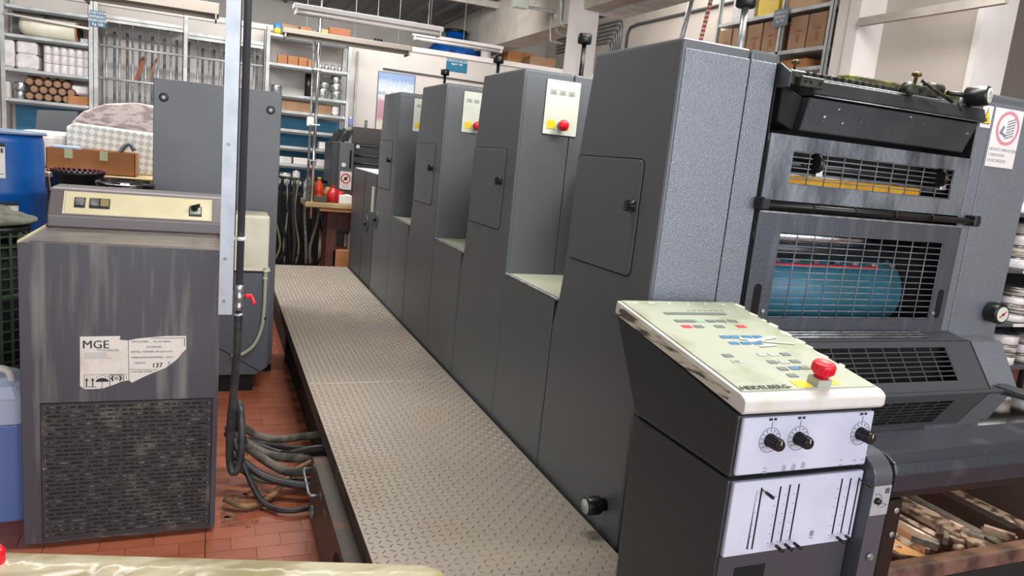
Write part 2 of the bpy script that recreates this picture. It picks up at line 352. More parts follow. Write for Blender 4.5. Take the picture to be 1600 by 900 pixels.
def unit(k):
    y = Y1 + PITCH_U*k
    t = thing('printing_unit', press_names[k], 'printing press', (XS, y, 0), 'grey printing towers along the walkway')
    far = [(y+.655, .3), (y+.652, LED-.1), (y+.62, LED+.02), (y+.597, 1.25), (y+.59, 1.62), (y+.535, TOPZ)]
    prof = [(y, TOPZ), (y, .3)] + far
    b = NB(); prism(b, prof, 'x', XS, 1.497, .012, 3); main = link('side_cover', b, PRESS, t)
    # same paint: nearest face coloured as lit (hammered), recessed faces as shaded
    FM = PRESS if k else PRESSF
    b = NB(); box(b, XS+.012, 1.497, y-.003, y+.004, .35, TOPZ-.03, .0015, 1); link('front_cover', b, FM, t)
    b = NB(); prism(b, prof, 'x', 1.501, XI, .008, 2); link('inner_cover', b, PRESS, t)
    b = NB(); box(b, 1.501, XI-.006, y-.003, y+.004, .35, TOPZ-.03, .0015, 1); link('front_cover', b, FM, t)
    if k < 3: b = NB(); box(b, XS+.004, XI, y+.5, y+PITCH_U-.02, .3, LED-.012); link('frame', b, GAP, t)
    if k < 3: ledge(t, y)
    # recessed access door with dark shadow gap
    D = [(y+.118, 1.634), (y+.588, 1.632), (y+.572, 1.246), (y+.121, 1.252)]
    cy = sum(p[0] for p in D)/4; cz = sum(p[1] for p in D)/4
    def rnd(poly, r, n=4):
        out = []
        for i, p in enumerate(poly):
            p = Vector(p); a = (Vector(poly[i-1])-p).normalized(); c = (Vector(poly[(i+1) % 4])-p).normalized()
            for j in range(n+1):
                s = j/n; q = p + a*r*(1-s)**2 + c*r*s**2; out.append((q.x, q.y))
        return out
    b = NB(); prism(b, rnd(D, .03), 'x', XS-.0008, XS+.002); dr = link('door_gap', b, GAP, main)
    ins = [(cy+(p[0]-cy)*.981, cz+(p[1]-cz)*.977) for p in D]
    b = NB(); prism(b, rnd(ins, .026), 'x', XS-.004, XS+.001, .0012, 1); link('access_door', b, PRESS, main)
    b = NB(); kb = (XS-.004, y+.156, 1.482); lathe(b, kb, (-1,0,0), [(.021,0),(.021,.004),(.013,.006),(.013,.02)], 16)
    box(b, XS-.034, XS-.014, y+.150, y+.162, 1.464, 1.50, .003, 1); link('latch_knob', b, BLK, main)
    if k < 3:   # maker of the recess back
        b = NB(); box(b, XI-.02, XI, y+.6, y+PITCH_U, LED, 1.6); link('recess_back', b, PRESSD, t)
    D2 = 1.15 if k < 3 else .62
    b = NB(); prism(b, [(y, TOPZ), (y, .3), (y+D2, .3), (y+D2, 1.5), (y+.535, TOPZ)], 'x', XO1, XO2, .012, 2); link('far_cover', b, PRESS, t)
    b = NB(); box(b, XI, XO1, y+.34, y+D2, .3, 1.72 if k else 1.55); link('machine_block', b, BLKM, t)
    if k:
        for q in range(5):
            b = NB(); lathe(b, (XI, y+.36+q*.05, 1.72-.05*q), (1,0,0), [(.045,0),(.045,XO1-XI)], 16); link('roller', b, ROLLD, t)
        b = NB(); prism(b, [(y+.02, 1.78), (y+.2, 1.70), (y+.4, 1.78), (y+.4, 1.95), (y+.02, 1.95)], 'x', XI, XO1, .004, 1); link('ink_fountain', b, FOUNT, t)
        # control plate on the near face
        x0, x1, z0, z1 = 1.362, 1.53, 1.716, 1.956
        b = NB(); box(b, x0-.002, x1+.002, y-.0045, y, z0-.002, z1+.002); link('plate_gap', b, GAP, t)
        b = NB(); box(b, x0, x1, y-.008, y-.003, z0, z1, .001, 1); cp = link('control_plate', b, PALE, t)
        for i in range(3):
            b = NB(); box(b, x0+.02+i*.045, x0+.053+i*.045, y-.0095, y-.008, z1-.063, z1-.042); kk = link('key', b, KEYL, cp)
            b = NB(); box(b, x0+.027+i*.045, x0+.046+i*.045, y-.0102, y-.0094, z1-.058, z1-.056); box(b, x0+.030+i*.045, x0+.033+i*.045, y-.0102, y-.0094, z1-.056, z1-.047); box(b, x0+.038+i*.045, x0+.041+i*.045, y-.0102, y-.0094, z1-.056, z1-.047); link('key_symbol', b, INKG, cp)
        b = NB(); box(b, x0+.018, x0+.058, y-.0095, y-.008, z0+.025, z0+.062); link('yellow_patch', b, YEL, cp)
        b = NB(); box(b, x0+.112, x0+.128, y-.0095, y-.008, z0+.025, z0+.062); link('yellow_patch', b, YEL, cp)
        b = NB(); lathe(b, (x0+.088, y-.008, z0+.044), (0,-1,0), [(.02,0),(.02,.018),(.016,.02)], 16); link('button_collar', b, STEEL, cp)
        b = NB(); lathe(b, (x0+.088, y-.026, z0+.044), (0,-1,0), [(.017,0),(.0245,.004),(.0245,.016),(.018,.022),(.001,.024)], 20); link('stop_button', b, RED, cp)
    # threaded rod with a black cap standing on the top
    rx, ry = 1.66, y+.27
    b = NB(); tube(b, [(rx, ry, 1.90), (rx, ry, 2.19)], .0115, 12); rod = link('locking_rod', b, STEEL if k == 0 else BLK, t)
    b = NB(); lathe(b, (rx, ry, 1.985), (0,0,1), [(.028,0),(.03,.006),(.03,.022),(.026,.028)], 16); link('nut', b, BLK, rod)
    b = NB(); lathe(b, (rx, ry, 2.175), (0,0,1), [(.03,0),(.034,.005),(.034,.04),(.03,.046)], 20); link('rod_cap', b, BLK, rod)
    return t
U = [unit(k) for k in range(4)]
u1 = U[0]; y = Y1

# ---- near unit: hanging fountain, guards, rollers, far frame details
Yf = Y1
def grid(parent_part, x0, x1, z0, z1, nv, nh, yy, m=BARG, rv=.0022, tilt=None):
    for i in range(nv):
        x = x0 + (x1-x0)*i/(nv-1)
        b = NB(); tube(b, [(x, yy, z0-.006), (x, yy, z1+.006)], rv, 6); link('grille_bar', b, m, parent_part)
    for j in range(nh):
        z = z0 + (z1-z0)*j/(nh-1)
        b = NB(); tube(b, [(x0-.006, yy+.003, z), (x1+.006, yy+.003, z)], rv, 6); link('grille_bar', b, m, parent_part)
def frame_panel(bm, X0, X1, Z0, Z1, x0, x1, z0, z1, ya, yb):
    for a in ((X0, x0, Z0, Z1), (x1, X1, Z0, Z1), (x0, x1, Z0, z0), (x0, x1, z1, Z1)):
        box(bm, a[0], a[1], ya, yb, a[2], a[3])
    return bm
# upper guard (shiny) with yellow ink strip behind
b = NB(); frame_panel(b, 1.612, 2.528, 1.545, 1.752, 1.712, 2.455, 1.600, 1.706, Yf-.012, Yf-.004); ug = link('upper_guard', b, MIRROR, u1)
grid(ug, 1.712, 2.455, 1.602, 1.704, 11, 7, Yf-.008)
b = NB(); box(b, 1.69, 2.36, Yf+.03, Yf+.05, 1.600, 1.628, .003, 1); link('yellow_ink_strip', b, YINK, ug)
b = NB(); lathe(b, (1.63, Yf+.07, 1.665), (1,0,0), [(.02,0),(.02,.88)], 14); link('upper_roller', b, ROLLD, ug)
b = NB(); lathe(b, (1.63, Yf+.06, 1.630), (1,0,0), [(.012,0),(.012,.88)], 12); link('upper_roller', b, STEEL, ug)
for x in (1.80, 2.375):
    b = NB(); lathe(b, (x, Yf-.012, 1.672), (1,0,0), [(.03,0),(.034,.004),(.034,.012),(.03,.016)], 20); link('clamp_ring', b, BLK, ug)
    b = NB(); lathe(b, (x+.016, Yf-.012, 1.672), (1,0,0), [(.026,0),(.026,.008)], 20); box(b, x+.004, x+.03, Yf-.03, Yf-.008, 1.630, 1.652, .002, 1); link('clamp_face', b, CHROME, ug)
# tie rod between the guards
b = NB(); tube(b, [(1.60, Yf-.035, 1.530), (2.60, Yf-.035, 1.530)], .0105, 10); tr = link('tie_rod', b, BLK, u1)
for x in (1.80, 1.985, 2.17, 2.35):
    b = NB(); lathe(b, (x, Yf-.035, 1.530), (1,0,0), [(.014,0),(.014,.005)], 14); link('rod_ring', b, OLIVE, tr)
for x in (1.585, 2.56):
    b = NB(); box(b, x+.006, x+.036, Yf-.048, Yf-.004, 1.513, 1.552, .004, 1); link('rod_bracket', b, BLK, tr)
# lower guard
b = NB(); frame_panel(b, 1.612, 2.552, 1.100, 1.508, 1.712, 2.474, 1.156, 1.444, Yf-.012, Yf-.004); lgd = link('lower_guard', b, GUARD, u1)
b = NB(); box(b, 1.612, 2.552, Yf-.016, Yf-.004, 1.503, 1.509, .001, 1); link('guard_lip', b, STEEL, lgd)
grid(lgd, 1.712, 2.474, 1.158, 1.443, 11, 14, Yf-.008)
for x in (1.655, 2.512):
    b = NB(); prism(b, [(x+.016*math.cos(a), 1.175+.016*math.sin(a)) for a in [PI+PI*i/6 for i in range(7)]] + [(x+.016*math.cos(a), 1.255+.016*math.sin(a)) for a in [PI*i/6 for i in range(7)]], 'y', Yf-.0125, Yf-.012); link('handle_slot', b, GAP, lgd)
for x in (1.69, 2.49):
    b = NB(); lathe(b, (x, Yf-.012, 1.178), (0,-1,0), [(.009,0),(.009,.003),(.004,.005)], 12); link('bolt', b, STEEL, lgd)
b = NB(); lathe(b, (1.62, Yf+.20, 1.225), (1,0,0), [(.13,0),(.13,.79)], 48)
for i in range(9): lathe(b, (1.62+.01+i*.088, Yf+.20, 1.225), (1,0,0), [(.1305,0),(.1315,.001),(.1305,.002)], 48, False)
link('blanket_cylinder', b, BKRUB, u1)
b = NB(); box(b, 1.62, 2.24, Yf+.045, Yf+.055, 1.327, 1.333); link('red_line_bar', b, RED, u1)
b = NB(); lathe(b, (1.62, Yf+.10, 1.425), (1,0,0), [(.035,0),(.035,.84)], 24); link('chrome_roller', b, CHROME, u1)
b = NB(); lathe(b, (1.62, Yf+.12, 1.375), (1,0,0), [(.038,0),(.038,.70)], 24); link('dark_roller', b, ROLLD, u1)
for i in range(7):
    b = NB(); box(b, 1.75+i*.09, 1.775+i*.09, Yf+.04, Yf+.07, 1.337, 1.348, .002, 1); link('gripper', b, DUSTY, u1)
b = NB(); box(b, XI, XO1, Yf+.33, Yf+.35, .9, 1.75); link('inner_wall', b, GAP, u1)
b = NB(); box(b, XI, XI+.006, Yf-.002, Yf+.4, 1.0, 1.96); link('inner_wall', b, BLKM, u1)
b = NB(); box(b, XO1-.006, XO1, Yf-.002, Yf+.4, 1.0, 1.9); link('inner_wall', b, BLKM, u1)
# hanging ink fountain
FY0 = Yf-.034
b = NB(); prism(b, [(1.70, 1.768), (2.445, 1.768), (2.500, 1.874), (1.722, 1.874)], 'y', FY0, FY0+.25, .003, 1); fo = link('ink_fountain', b, FOUNT, u1)
b = NB(); prism(b, [(1.635, 1.79), (1.700, 1.768), (1.722, 1.874), (1.635, 1.90)], 'y', FY0+.03, FY0+.25, .003, 1); link('fountain_cheek', b, BLKM, fo)
b = NB(); prism(b, [(FY0-.004, 1.878), (FY0-.014, 1.884), (FY0+.0, 1.925), (FY0+.06, 1.945), (FY0+.25, 1.93), (FY0+.25, 1.878)], 'x', 1.72, 2.515, .002, 1); link('fountain_lip', b, FOUNT, fo)
b = NB(); tube(b, [(1.725, FY0-.012, 1.879), (2.505, FY0-.012, 1.879)], .0022, 6); link('lip_edge', b, STEEL, fo)
b = NB(); tube(b, [(1.74, FY0+.004, 1.931), (2.5, FY0+.004, 1.931)], .0022, 6); link('lip_edge', b, STEEL, fo)
b = NB(); box(b, 1.68, 2.47, FY0+.07, FY0+.11, 1.940, 1.953, .003, 1)
for i in range(18): box(b, 1.70+i*.030, 1.715+i*.030, FY0+.03, FY0+.07, 1.938, 1.953, .002, 1)
link('fountain_blade', b, OLIVE, fo)
for i in range(26):   # dried ink flecks stuck on the fountain
    x = random.uniform(1.74, 2.48); z = random.choice((random.uniform(1.885, 1.92), random.uniform(1.79, 1.87))); rr_ = random.uniform(.0015, .004)
    b = NB(); obox(b, (x, FY0-(.010 if z > 1.88 else .0005)+(z-1.884)*.25*(z > 1.88), z), Vector((.8,0,.6)), Y_, Vector((-.6,0,.8)), rr_, .0008, rr_*random.uniform(.3, 1.4)); link('ink_fleck', b, GRIME if i % 3 else OILY, fo)
b = NB(); box(b, 1.62, 1.685, FY0-.01, FY0+.1, 1.90, 1.945, .004, 1); link('fountain_bracket', b, OLIVE, fo)
b = NB(); prism(b, [(FY0-.02, 1.89), (FY0+.06, 1.89), (FY0+.06, 1.965), (FY0+.03, 1.965), (FY0-.02, 1.935)], 'x', 1.612, 1.618, .001, 1); link('bracket_plate', b, PRESSD, fo)
b = NB(); box(b, 1.645, 1.735, FY0-.035, FY0-.012, 1.895, 1.928, .003, 1); link('hinge_block', b, OLIVE, fo)
for x in (1.662, 1.682, 1.72):
    b = NB(); lathe(b, (x, FY0-.035, 1.911), (0,-1,0), [(.005,0),(.005,.0015)], 10); link('screw_hole', b, GAP, fo)
b = NB(); lathe(b, (1.668, FY0+.03, 1.945), (0,0,1), [(.004,0),(.004,.022),(.013,.026),(.013,.033),(.006,.037)], 12); link('wing_screw', b, BRASS, fo)
b = NB(); lathe(b, (2.21, FY0+.05, 1.965), (0.1,0,1), [(.005,0),(.006,.036),(.016,.040),(.016,.048),(.007,.053)], 12); link('wing_screw', b, BRASS, fo)
b = NB(); box(b, 1.97, 2.50, FY0+.10, FY0+.16, 1.945, 1.982, .004, 1); link('yellowed_bar', b, OILY, fo)
b = NB(); box(b, 2.17, 2.30, FY0+.02, FY0+.09, 1.935, 1.972, .010, 2); link('lever_block', b, OLIVE, fo)
b = NB(); tube(b, [(2.185, FY0+.0, 1.982), (2.31, FY0-.03, 1.925)], .006, 8); link('lever', b, OLIVE, fo)
b = NB(); lathe(b, (2.14, FY0+.0, 1.95), (0,-1,0), [(.024,-.02),(.024,0),(.012,.01)], 14); link('pivot', b, OLIVE, fo)
b = NB(); tube(b, [(2.27, FY0+.05, 1.972), (2.34, FY0+.05, 1.972)], .020, 12); link('shaft_sleeve', b, OLIVE, fo)
b = NB(); tube(b, [(2.34, FY0+.02, 1.962), (2.45, FY0-.0, 1.963)], .008, 8); link('drive_shaft', b, BLK, fo)
b = NB(); box(b, 2.34, 2.50, FY0+.03, FY0+.12, 1.90, 1.945, .006, 1); link('end_block', b, OLIVE, fo)
b = NB(); tube(b, [(2.385, FY0-.0, 1.90), (2.385, FY0-.0, 1.95)], .008, 8); link('post', b, OLIVE, fo)
for zz_ in (1.775,):
    b = NB(); box(b, 2.455, 2.463, Yf-.02, Yf-.014, 1.77, 1.84, .001, 1); link('hanger_strip', b, STEEL, fo)
wd = Vector((.35, -1, .05)).normalized(); wc = Vector((2.455, 1.80, 1.963))
b = NB(); lathe(b, wc-wd*.075, wd, [(.026,0),(.034,.006),(.034,.068),(.030,.075)], 28); hd = link('hand_wheel', b, BLK, u1)
b = NB(); lathe(b, wc, wd, [(.026,0),(.026,.002),(.02,.003)], 24); link('white_cap', b, PALE, hd)
b = NB()
for a_ in range(6):
    d2 = wd.orthogonal().normalized(); e2 = wd.cross(d2); dd = d2*math.cos(a_)+e2*math.sin(a_); obox(b, wc+wd*.0035+dd*.011, dd, e2, wd, .004, .0012, .0006)
link('cap_marks', b, INKG, hd)
# far frame front: warning labels and the round gauge
xf = XO1
b = NB(); box(b, XO1+.012, 2.60, Yf-.003, Yf+.004, .9, TOPZ-.03, .0015, 1); link('front_cover', b, PRESSF, u1)
b = NB(); box(b, 2.606, XO2-.01, Yf-.003, Yf+.004, .9, TOPZ-.03, .0015, 1); link('front_cover', b, PRESSF, u1)
x0, x1, z0, z1 = 2.545, 2.598, 1.868, 1.945
b = NB(); box(b, x0, x1, Yf-.005, Yf-.003, z0, z1); wl = link('warning_label', b, WHITE, u1)
b = NB(); prism(b, [(x0+.006, z0+.013), (x1-.006, z0+.013), ((x0+x1)/2, z1-.008)], 'y', Yf-.006, Yf-.005); link('label_triangle', b, INKY, wl)
b = NB(); prism(b, [(x0+.0095, z0+.0155), (x1-.0095, z0+.0155), ((x0+x1)/2, z1-.0135)], 'y', Yf-.007, Yf-.006); link('triangle_fill', b, YEL, wl)
text('warning_symbol', '%', .018, ((x0+x1)/2-.008, Yf-.0075, z0+.022), *FRONT, INKY, wl)
x0, x1, z0, z1 = 2.612, 2.765, 1.735, 1.945
b = NB(); box(b, x0, x1, Yf-.005, Yf-.003, z0, z1); nl = link('prohibition_label', b, WHITE, u1)
def ring(bm, cx, cz, ro, ri, yy, n=32, th=.0008):
    A = [[bm.verts.new((cx+r*math.cos(2*PI*i/n), yy-t, cz+r*math.sin(2*PI*i/n))) for i in range(n)] for r, t in ((ro, 0), (ro, th), (ri, th), (ri, 0))]
    for a, c in zip(A, A[1:]+A[:1]):
        for i in range(n): bm.faces.new((a[i], c[i], c[(i+1) % n], a[(i+1) % n]))
    return bm
cx, cz = (x0+x1)/2+.005, z1-.068
REDF = mat('faded_red', '#d48a94', .6)
b = NB(); ring(b, cx, cz, .062, .050, Yf-.005); link('red_ring', b, REDF, nl)
b = NB()
for i in range(7): obox(b, (cx+.016, Yf-.0053, cz+.03-i*.010), Vector((.9,0,.3)).normalized(), Y_, Vector((-.3,0,.9)).normalized(), .022, .0004, .0022)
obox(b, (cx-.028, Yf-.0053, cz-.008), Vector((.5,0,.86)), Y_, Vector((-.86,0,.5)), .016, .0004, .006); obox(b, (cx-.016, Yf-.0053, cz-.024), Vector((.9,0,-.4)).normalized(), Y_, Vector((.4,0,.9)).normalized(), .014, .0004, .005)
link('hand_drawing', b, INKG, nl)
for i, s in enumerate(('VIETATO RIMUOVERE', 'I DISPOSITIVI', 'DI SICUREZZA')):
    text('lettering', s, .0155, (x0+.006, Yf-.0053, z1-.152-i*.02), *FRONT, INKG, nl)
b = NB(); c = onY(1543, 497, Yf); lathe(b, (2.812, Yf-.002, 1.188), (-.05,-1,.0), [(.036,0),(.040,.01),(.040,.05),(.036,.056)], 28); gg = link('gauge_knob', b, BLK, u1)
b = NB(); lathe(b, (2.809, Yf-.058, 1.188), (-.05,-1,0), [(.029,0),(.029,.002)], 24); link('gauge_face', b, PALE, gg)
b = NB(); obox(b, (2.809, Yf-.0615, 1.188), Vector((.8,0,.6)), Y_, Vector((-.6,0,.8)), .02, .001, .002); link('gauge_needle', b, RED, gg)
b = NB(); lathe(b, (2.809, Yf-.061, 1.188), (-.05,-1,0), [(.005,0),(.004,.003)], 12); link('gauge_hub', b, BLK, gg)
b = NB(); lathe(b, (XS-.0, y+.10, .474), (-1,0,0), [(.022,0),(.022,.02),(.030,.022),(.032,.03),(.032,.07),(.028,.075)], 28); kb = link('turn_knob', b, BLK, u1)
b = NB(); lathe(b, (XS-.075, y+.10, .474), (-1,0,0), [(.025,0),(.025,.002),(.004,.002),(.004,.003)], 24); link('knob_face', b, KEYL, kb)

# ================================================================== FEEDER END
t = thing('feeder_cover', 'low dark grey end cover with a pale slanting top beyond the last tower', 'machine cover', (XS, 6.3, 0))
b = NB(); prism(b, [(6.112, .3), (7.25, .3), (7.25, 1.345), (6.112, 1.345)], 'x', XS+.002, 2.4, .008, 2); bd = link('body', b, PRESSD, t)
b = NB(); box(b, XS+.02, 2.39, 6.15, 7.24, 1.343, 1.350); link('top_plate', b, WHITE, t)
b = NB(); box(b, XS-.003, XS+.003, 6.17, 6.27, 1.02, 1.235, .001, 1); link('window_strip', b, KEYL, t)
for yy in (6.02, 6.42):
    b = NB(); lathe(b, (XS+.001, yy, .98 if yy < 6.2 else .90), (-1,0,0), [(.075,0),(.075,.006),(.06,.010)], 28); cv = link('round_cover', b, PRESSD, t)
    b = NB(); lathe(b, (XS-.008, yy, .98 if yy < 6.2 else .90), (-1,0,0), [(.02,0),(.02,.02)], 14); link('latch_knob', b, BLK, cv)
for yy in (6.62, 6.14):
    b = NB(); box(b, XS-.0, XS+.003, yy, yy+.006, .38, 1.33 if yy > 6.5 else 1.0); link('seam', b, GAP, t)

# ================================================================== WALKWAY PLATFORM
PX0, PX1, PY0, PY1, PZ = .462, 1.236, .9, 7.2, .372
t = thing('walkway_platform', 'long raised walkway of diamond tread plate beside the press', 'platform', (.85, 4, 0))
for a, c in ((PY0, 3.64), (3.643, PY1)):
    b = NB(); box(b, PX0, PX1, a, c, PZ-.006, PZ, .001, 1); pl = link('tread_plate', b, PLATE, t)
    b = NB(); box(b, PX0, PX0+.006, a, c, PZ-.075, PZ-.003); link('edge_skirt', b, mat('skirt_dark', '#5c5450', .6, .4, mix='#3a3330', mscale=12), pl)
    # raised lozenges of the tread pattern
    b = NB(); p = .029; ny = int((c-a)/p); nx = int((PX1-PX0)/p); far = a > 3
    for i in range(ny):
        for j in range(nx):
            cx, cy = PX0+.016+j*p, a+.014+i*p; s = 1 if (i+j) % 2 else -1; ang = s*PI/4 + .12
            dx, dy = math.cos(ang)*.0128, math.sin(ang)*.0128; ex, ey = -math.sin(ang)*.0028, math.cos(ang)*.0028
            A = [b.verts.new(q) for q in ((cx+dx, cy+dy, PZ), (cx+dx*.3+ex, cy+dy*.3+ey, PZ), (cx-dx*.3+ex, cy-dy*.3+ey, PZ), (cx-dx, cy-dy, PZ), (cx-dx*.3-ex, cy-dy*.3-ey, PZ), (cx+dx*.3-ex, cy+dy*.3-ey, PZ))]
            T = [b.verts.new((cx+dx*q, cy+dy*q, PZ+.0026)) for q in (.5, -.5)]
            for f in ((A[0], A[1], T[0]), (A[1], A[2], T[1], T[0]), (A[2], A[3], T[1]), (A[3], A[4], T[1]), (A[4], A[5], T[0], T[1]), (A[5], A[0], T[0])): b.faces.new(f)
    o = link('tread_lugs', b, LUG, pl); o['kind'] = 'stuff'
for yy in (1.2, 3.2, 5.2, 7.0):
    for xx in (PX0+.03, PX1-.06):
        b = NB(); box(b, xx, xx+.04, yy, yy+.04, 0, PZ-.006, .002, 1); link('leg', b, BLKM, t)
for xx in (PX0+.01, PX1-.05):
    b = NB(); box(b, xx, xx+.04, PY0, PY1, PZ-.06, PZ-.007); link('frame_rail', b, BLKM, t)
b = NB(); box(b, .51, .53, 3.1, 7.1, .0, .30); link('back_panel', b, BLKM, t)  # black panel set here to stand in for shade under the platform
for yy in (4.3, 4.9):
    b = NB(); box(b, PX0+.01, .50, yy, yy+.03, .12, .18); link('cross_brace', b, BLKM, t)
# dark box with a handle under the platform
t = thing('pump_box', 'dark brown metal box with a bent wire handle under the walkway edge', 'box', (.6, 2.6, 0))
b = NB(); prism(b, [(2.0, .02), (2.98, .02), (2.98, .27), (2.92, .292), (2.0, .292)], 'x', .405, .90, .008, 2); bd = link('body', b, mat('box_brown', '#4d4640', .5, .2, .3, 60, mix='#6a4a3c', mscale=6, mlo=.5, mhi=.7, stretch=(1, 5, 1)), t)
b = NB(); prism(b, [(2.2+.10*math.cos(a)*1.0, .17+.09*math.sin(a)) for a in [PI*i/10 for i in range(11)]] + [(2.10, .03), (2.30, .03)], 'x', .402, .41); link('arch_opening', b, GAP, t)
b = NB(); tube(b, [(.405, 2.92, .245), (.375, 2.92, .245), (.368, 2.90, .243), (.368, 2.72, .233), (.375, 2.70, .232), (.405, 2.70, .232)], .006, 8); link('handle', b, STEEL, t)
b = NB(); lathe(b, (.405, 2.82, .10), (-1,0,0), [(.028,0),(.026,.012),(.006,.016)], 16); link('side_wheel', b, STEEL, t)
for q in ((2.84, .295), (2.64, .27), (2.52, .26)):
    b = NB(); box(b, .4035, .4055, q[0], q[0]+.04, q[1]-.03, q[1]-.01); link('sticker', b, KEYG, t)
for xx in (.43, .85):
    for yy in (2.05, 2.9):
        b = NB(); box(b, xx, xx+.03, yy, yy+.03, 0, .022); link('foot', b, BLKM, t)

# ================================================================== CONTROL CONSOLE
KX0, KX1, KY = 1.10, 1.508, 1.229
t = thing('control_console', 'dark control console with sloping cream key panel, white slider panels and red stop button', 'control console', (1.3, 1.45, 0))
b = NB(); prism(b, [(KY+.012, 1.078), (KY+.012, .930), (1.652, .930), (1.660, .940), (1.815, 1.178)], 'x', KX0, KX1, .006, 2); up = link('upper_body', b, CONS, t)
b = NB(); prism(b, [(KY+.012, .922), (KY+.012, PZ+.004), (1.640, PZ+.004), (1.655, .922)], 'x', KX0, KX1, .006, 2); lw = link('lower_body', b, CONS, t)
b = NB(); box(b, KX0+.012, KX1-.012, KY+.03, 1.63, .915, .936); link('seam_strip', b, GAP, t)
# sloping cream lid
pa = onX(965, 470, KX0); pn = onX(1163, 622, KX0)
b = NB(); prism(b, [(1.229, 1.086), (1.222, 1.094), (1.222, 1.117), (1.229, 1.124), (1.241, 1.130), (1.817, 1.217), (1.820, 1.180)], 'x', KX0-.003, KX1+.016, .004, 2); lid = link('sloping_lid', b, CREAMW, t)
A_, B_ = Vector((0, 1.241, 1.130)), Vector((0, 1.817, 1.217)); sd = (B_-A_).normalized(); sn = X_.cross(sd)   # slope direction and normal
if sn.z < 0: sn = -sn
b = NB(); mid = (A_+B_)/2 + X_*((KX0+KX1)/2+.006); obox(b, mid+sn*.0015, X_, sd, sn, (KX1-KX0)/2-.001, (B_-A_).length/2-.008, .0022); kp = link('key_panel', b, CREAM, t)
b = NB(); obox(b, (KX0-.003, (1.822+1.25)/2, 1.151), X_, sd, sn, .0015, .262, .014); link('worn_edge', b, GRIME, t)
for q in range(9):   # curled bits of peeling film along the right edge
    s = -.16+.05*q+random.uniform(-.01, .01); cpt = mid + sd*s + X_*((KX1-KX0)/2-.004+random.uniform(-.004, .006)) + sn*.004
    b = NB(); obox(b, cpt, Vector((.7, .5, .3)).normalized(), Vector((-.5, .8, .2)).normalized(), sn, random.uniform(.003, .007), random.uniform(.006, .016), .0009); link('film_curl', b, TORN, kp)
for q in range(6):
    cpt = mid + sd*.262 + X_*(-.18+.065*q) + sn*.004; b = NB(); obox(b, cpt, X_, sd, sn, random.uniform(.004, .02), .003, .0015); link('film_curl', b, TORN, kp)
P0 = mid+sn*.004
def lidp(u, v): return onP(u, v, P0, sn)
def key(u, v, m, w=.0125, h=.0075, parent=kp, name='key', th=.0012):
    b = NB(); obox(b, lidp(u, v)+sn*th*.3, X_, sd, sn, w, h, th); return link(name, b, m, parent)
key(1087, 490.5, KEYG, .107, .0075, name='display')
for i in range(7): key(1076+i*8.6, 485.5, INKG, .006, .0022, name='display_mark', th=.0006)
for i, u in enumerate((1062, 1078, 1094.5, 1110.6, 1127, 1144.6)): key(u, 502, KEYGR if i == 2 else KEYG, .0145, .0085)
for u, m in ((1073, KEYR), (1091.7, KEYG), (1124, KEYG), (1158, KEYR)): key(u, 510.5, m, .0145, .0085)
for u in (1133, 1149, 1167, 1184): key(u, 526.8, KEYB, .0145, .0085)
for u in (1147, 1165, 1183): key(u, 536.5, KEYB, .0145, .0075)
for u, v, m in ((1137, 556, KEYG), (1151, 565.6, KEYL), (1191, 554.5, KEYL), (1208, 554.5, KEYL), (1227, 553.8, KEYG), (1207, 566, KEYG), (1225, 566, KEYL), (1242, 565, KEYG), (1223, 576.5, KEYG), (1241, 575.5, KEYB), (1257, 575, KEYG), (1238, 587, KEYG)):
    key(u, v, m, .0135, .0082)
b = NB(); obox(b, lidp(1151, 565.6)+sn*.0015, X_, sd, sn, .008, .004, .0004); link('key_symbol', b, KEYG, kp)
for (u, v, ww, hh, rr) in ((1190, 531, .06, .006, .25), (1215, 536, .05, .004, -.2), (1200, 541, .03, .004, .1), (1170, 531, .03, .004, -.15)):
    xa = (X_*math.cos(rr)+sd*math.sin(rr)); b = NB(); obox(b, lidp(u, v)+sn*.0022, xa, xa.cross(sn), sn, ww, hh, .0008); link('peeling_film', b, TORN, kp)
text('lettering', '-HEIDELBERG-', .0245, lidp(1156, 609.5)+sn*.001, X_, sd, INKY, kp)
b = NB(); obox(b, lidp(1252, 600), X_, sd, sn, .022, .016, .0012); link('yellow_patch', b, YEL, kp)
b = NB(); obox(b, lidp(1299, 596), X_, sd, sn, .013, .016, .0012); link('yellow_patch', b, YEL, kp)
eb = lidp(1279, 600)
b = NB(); obox(b, eb+sn*.009, X_, sd, sn, .021, .018, .009); link('button_base', b, KEYL, kp)
b = NB(); lathe(b, eb+sn*.018, sn, [(.017,0),(.017,.008),(.022,.010),(.0265,.016),(.0265,.034),(.0225,.039),(.018,.037),(.001,.0365)], 28); es = link('stop_button', b, RED, kp)
b = NB()
for i in range(16):
    a = 2*PI*i/16; uu = sn.orthogonal().normalized(); vv = sn.cross(uu); d = uu*math.cos(a)+vv*math.sin(a); obox(b, eb+sn*.042+d*.0265, d, sn.cross(d), sn, .0012, .003, .008)
link('button_ridges', b, RED, kp)
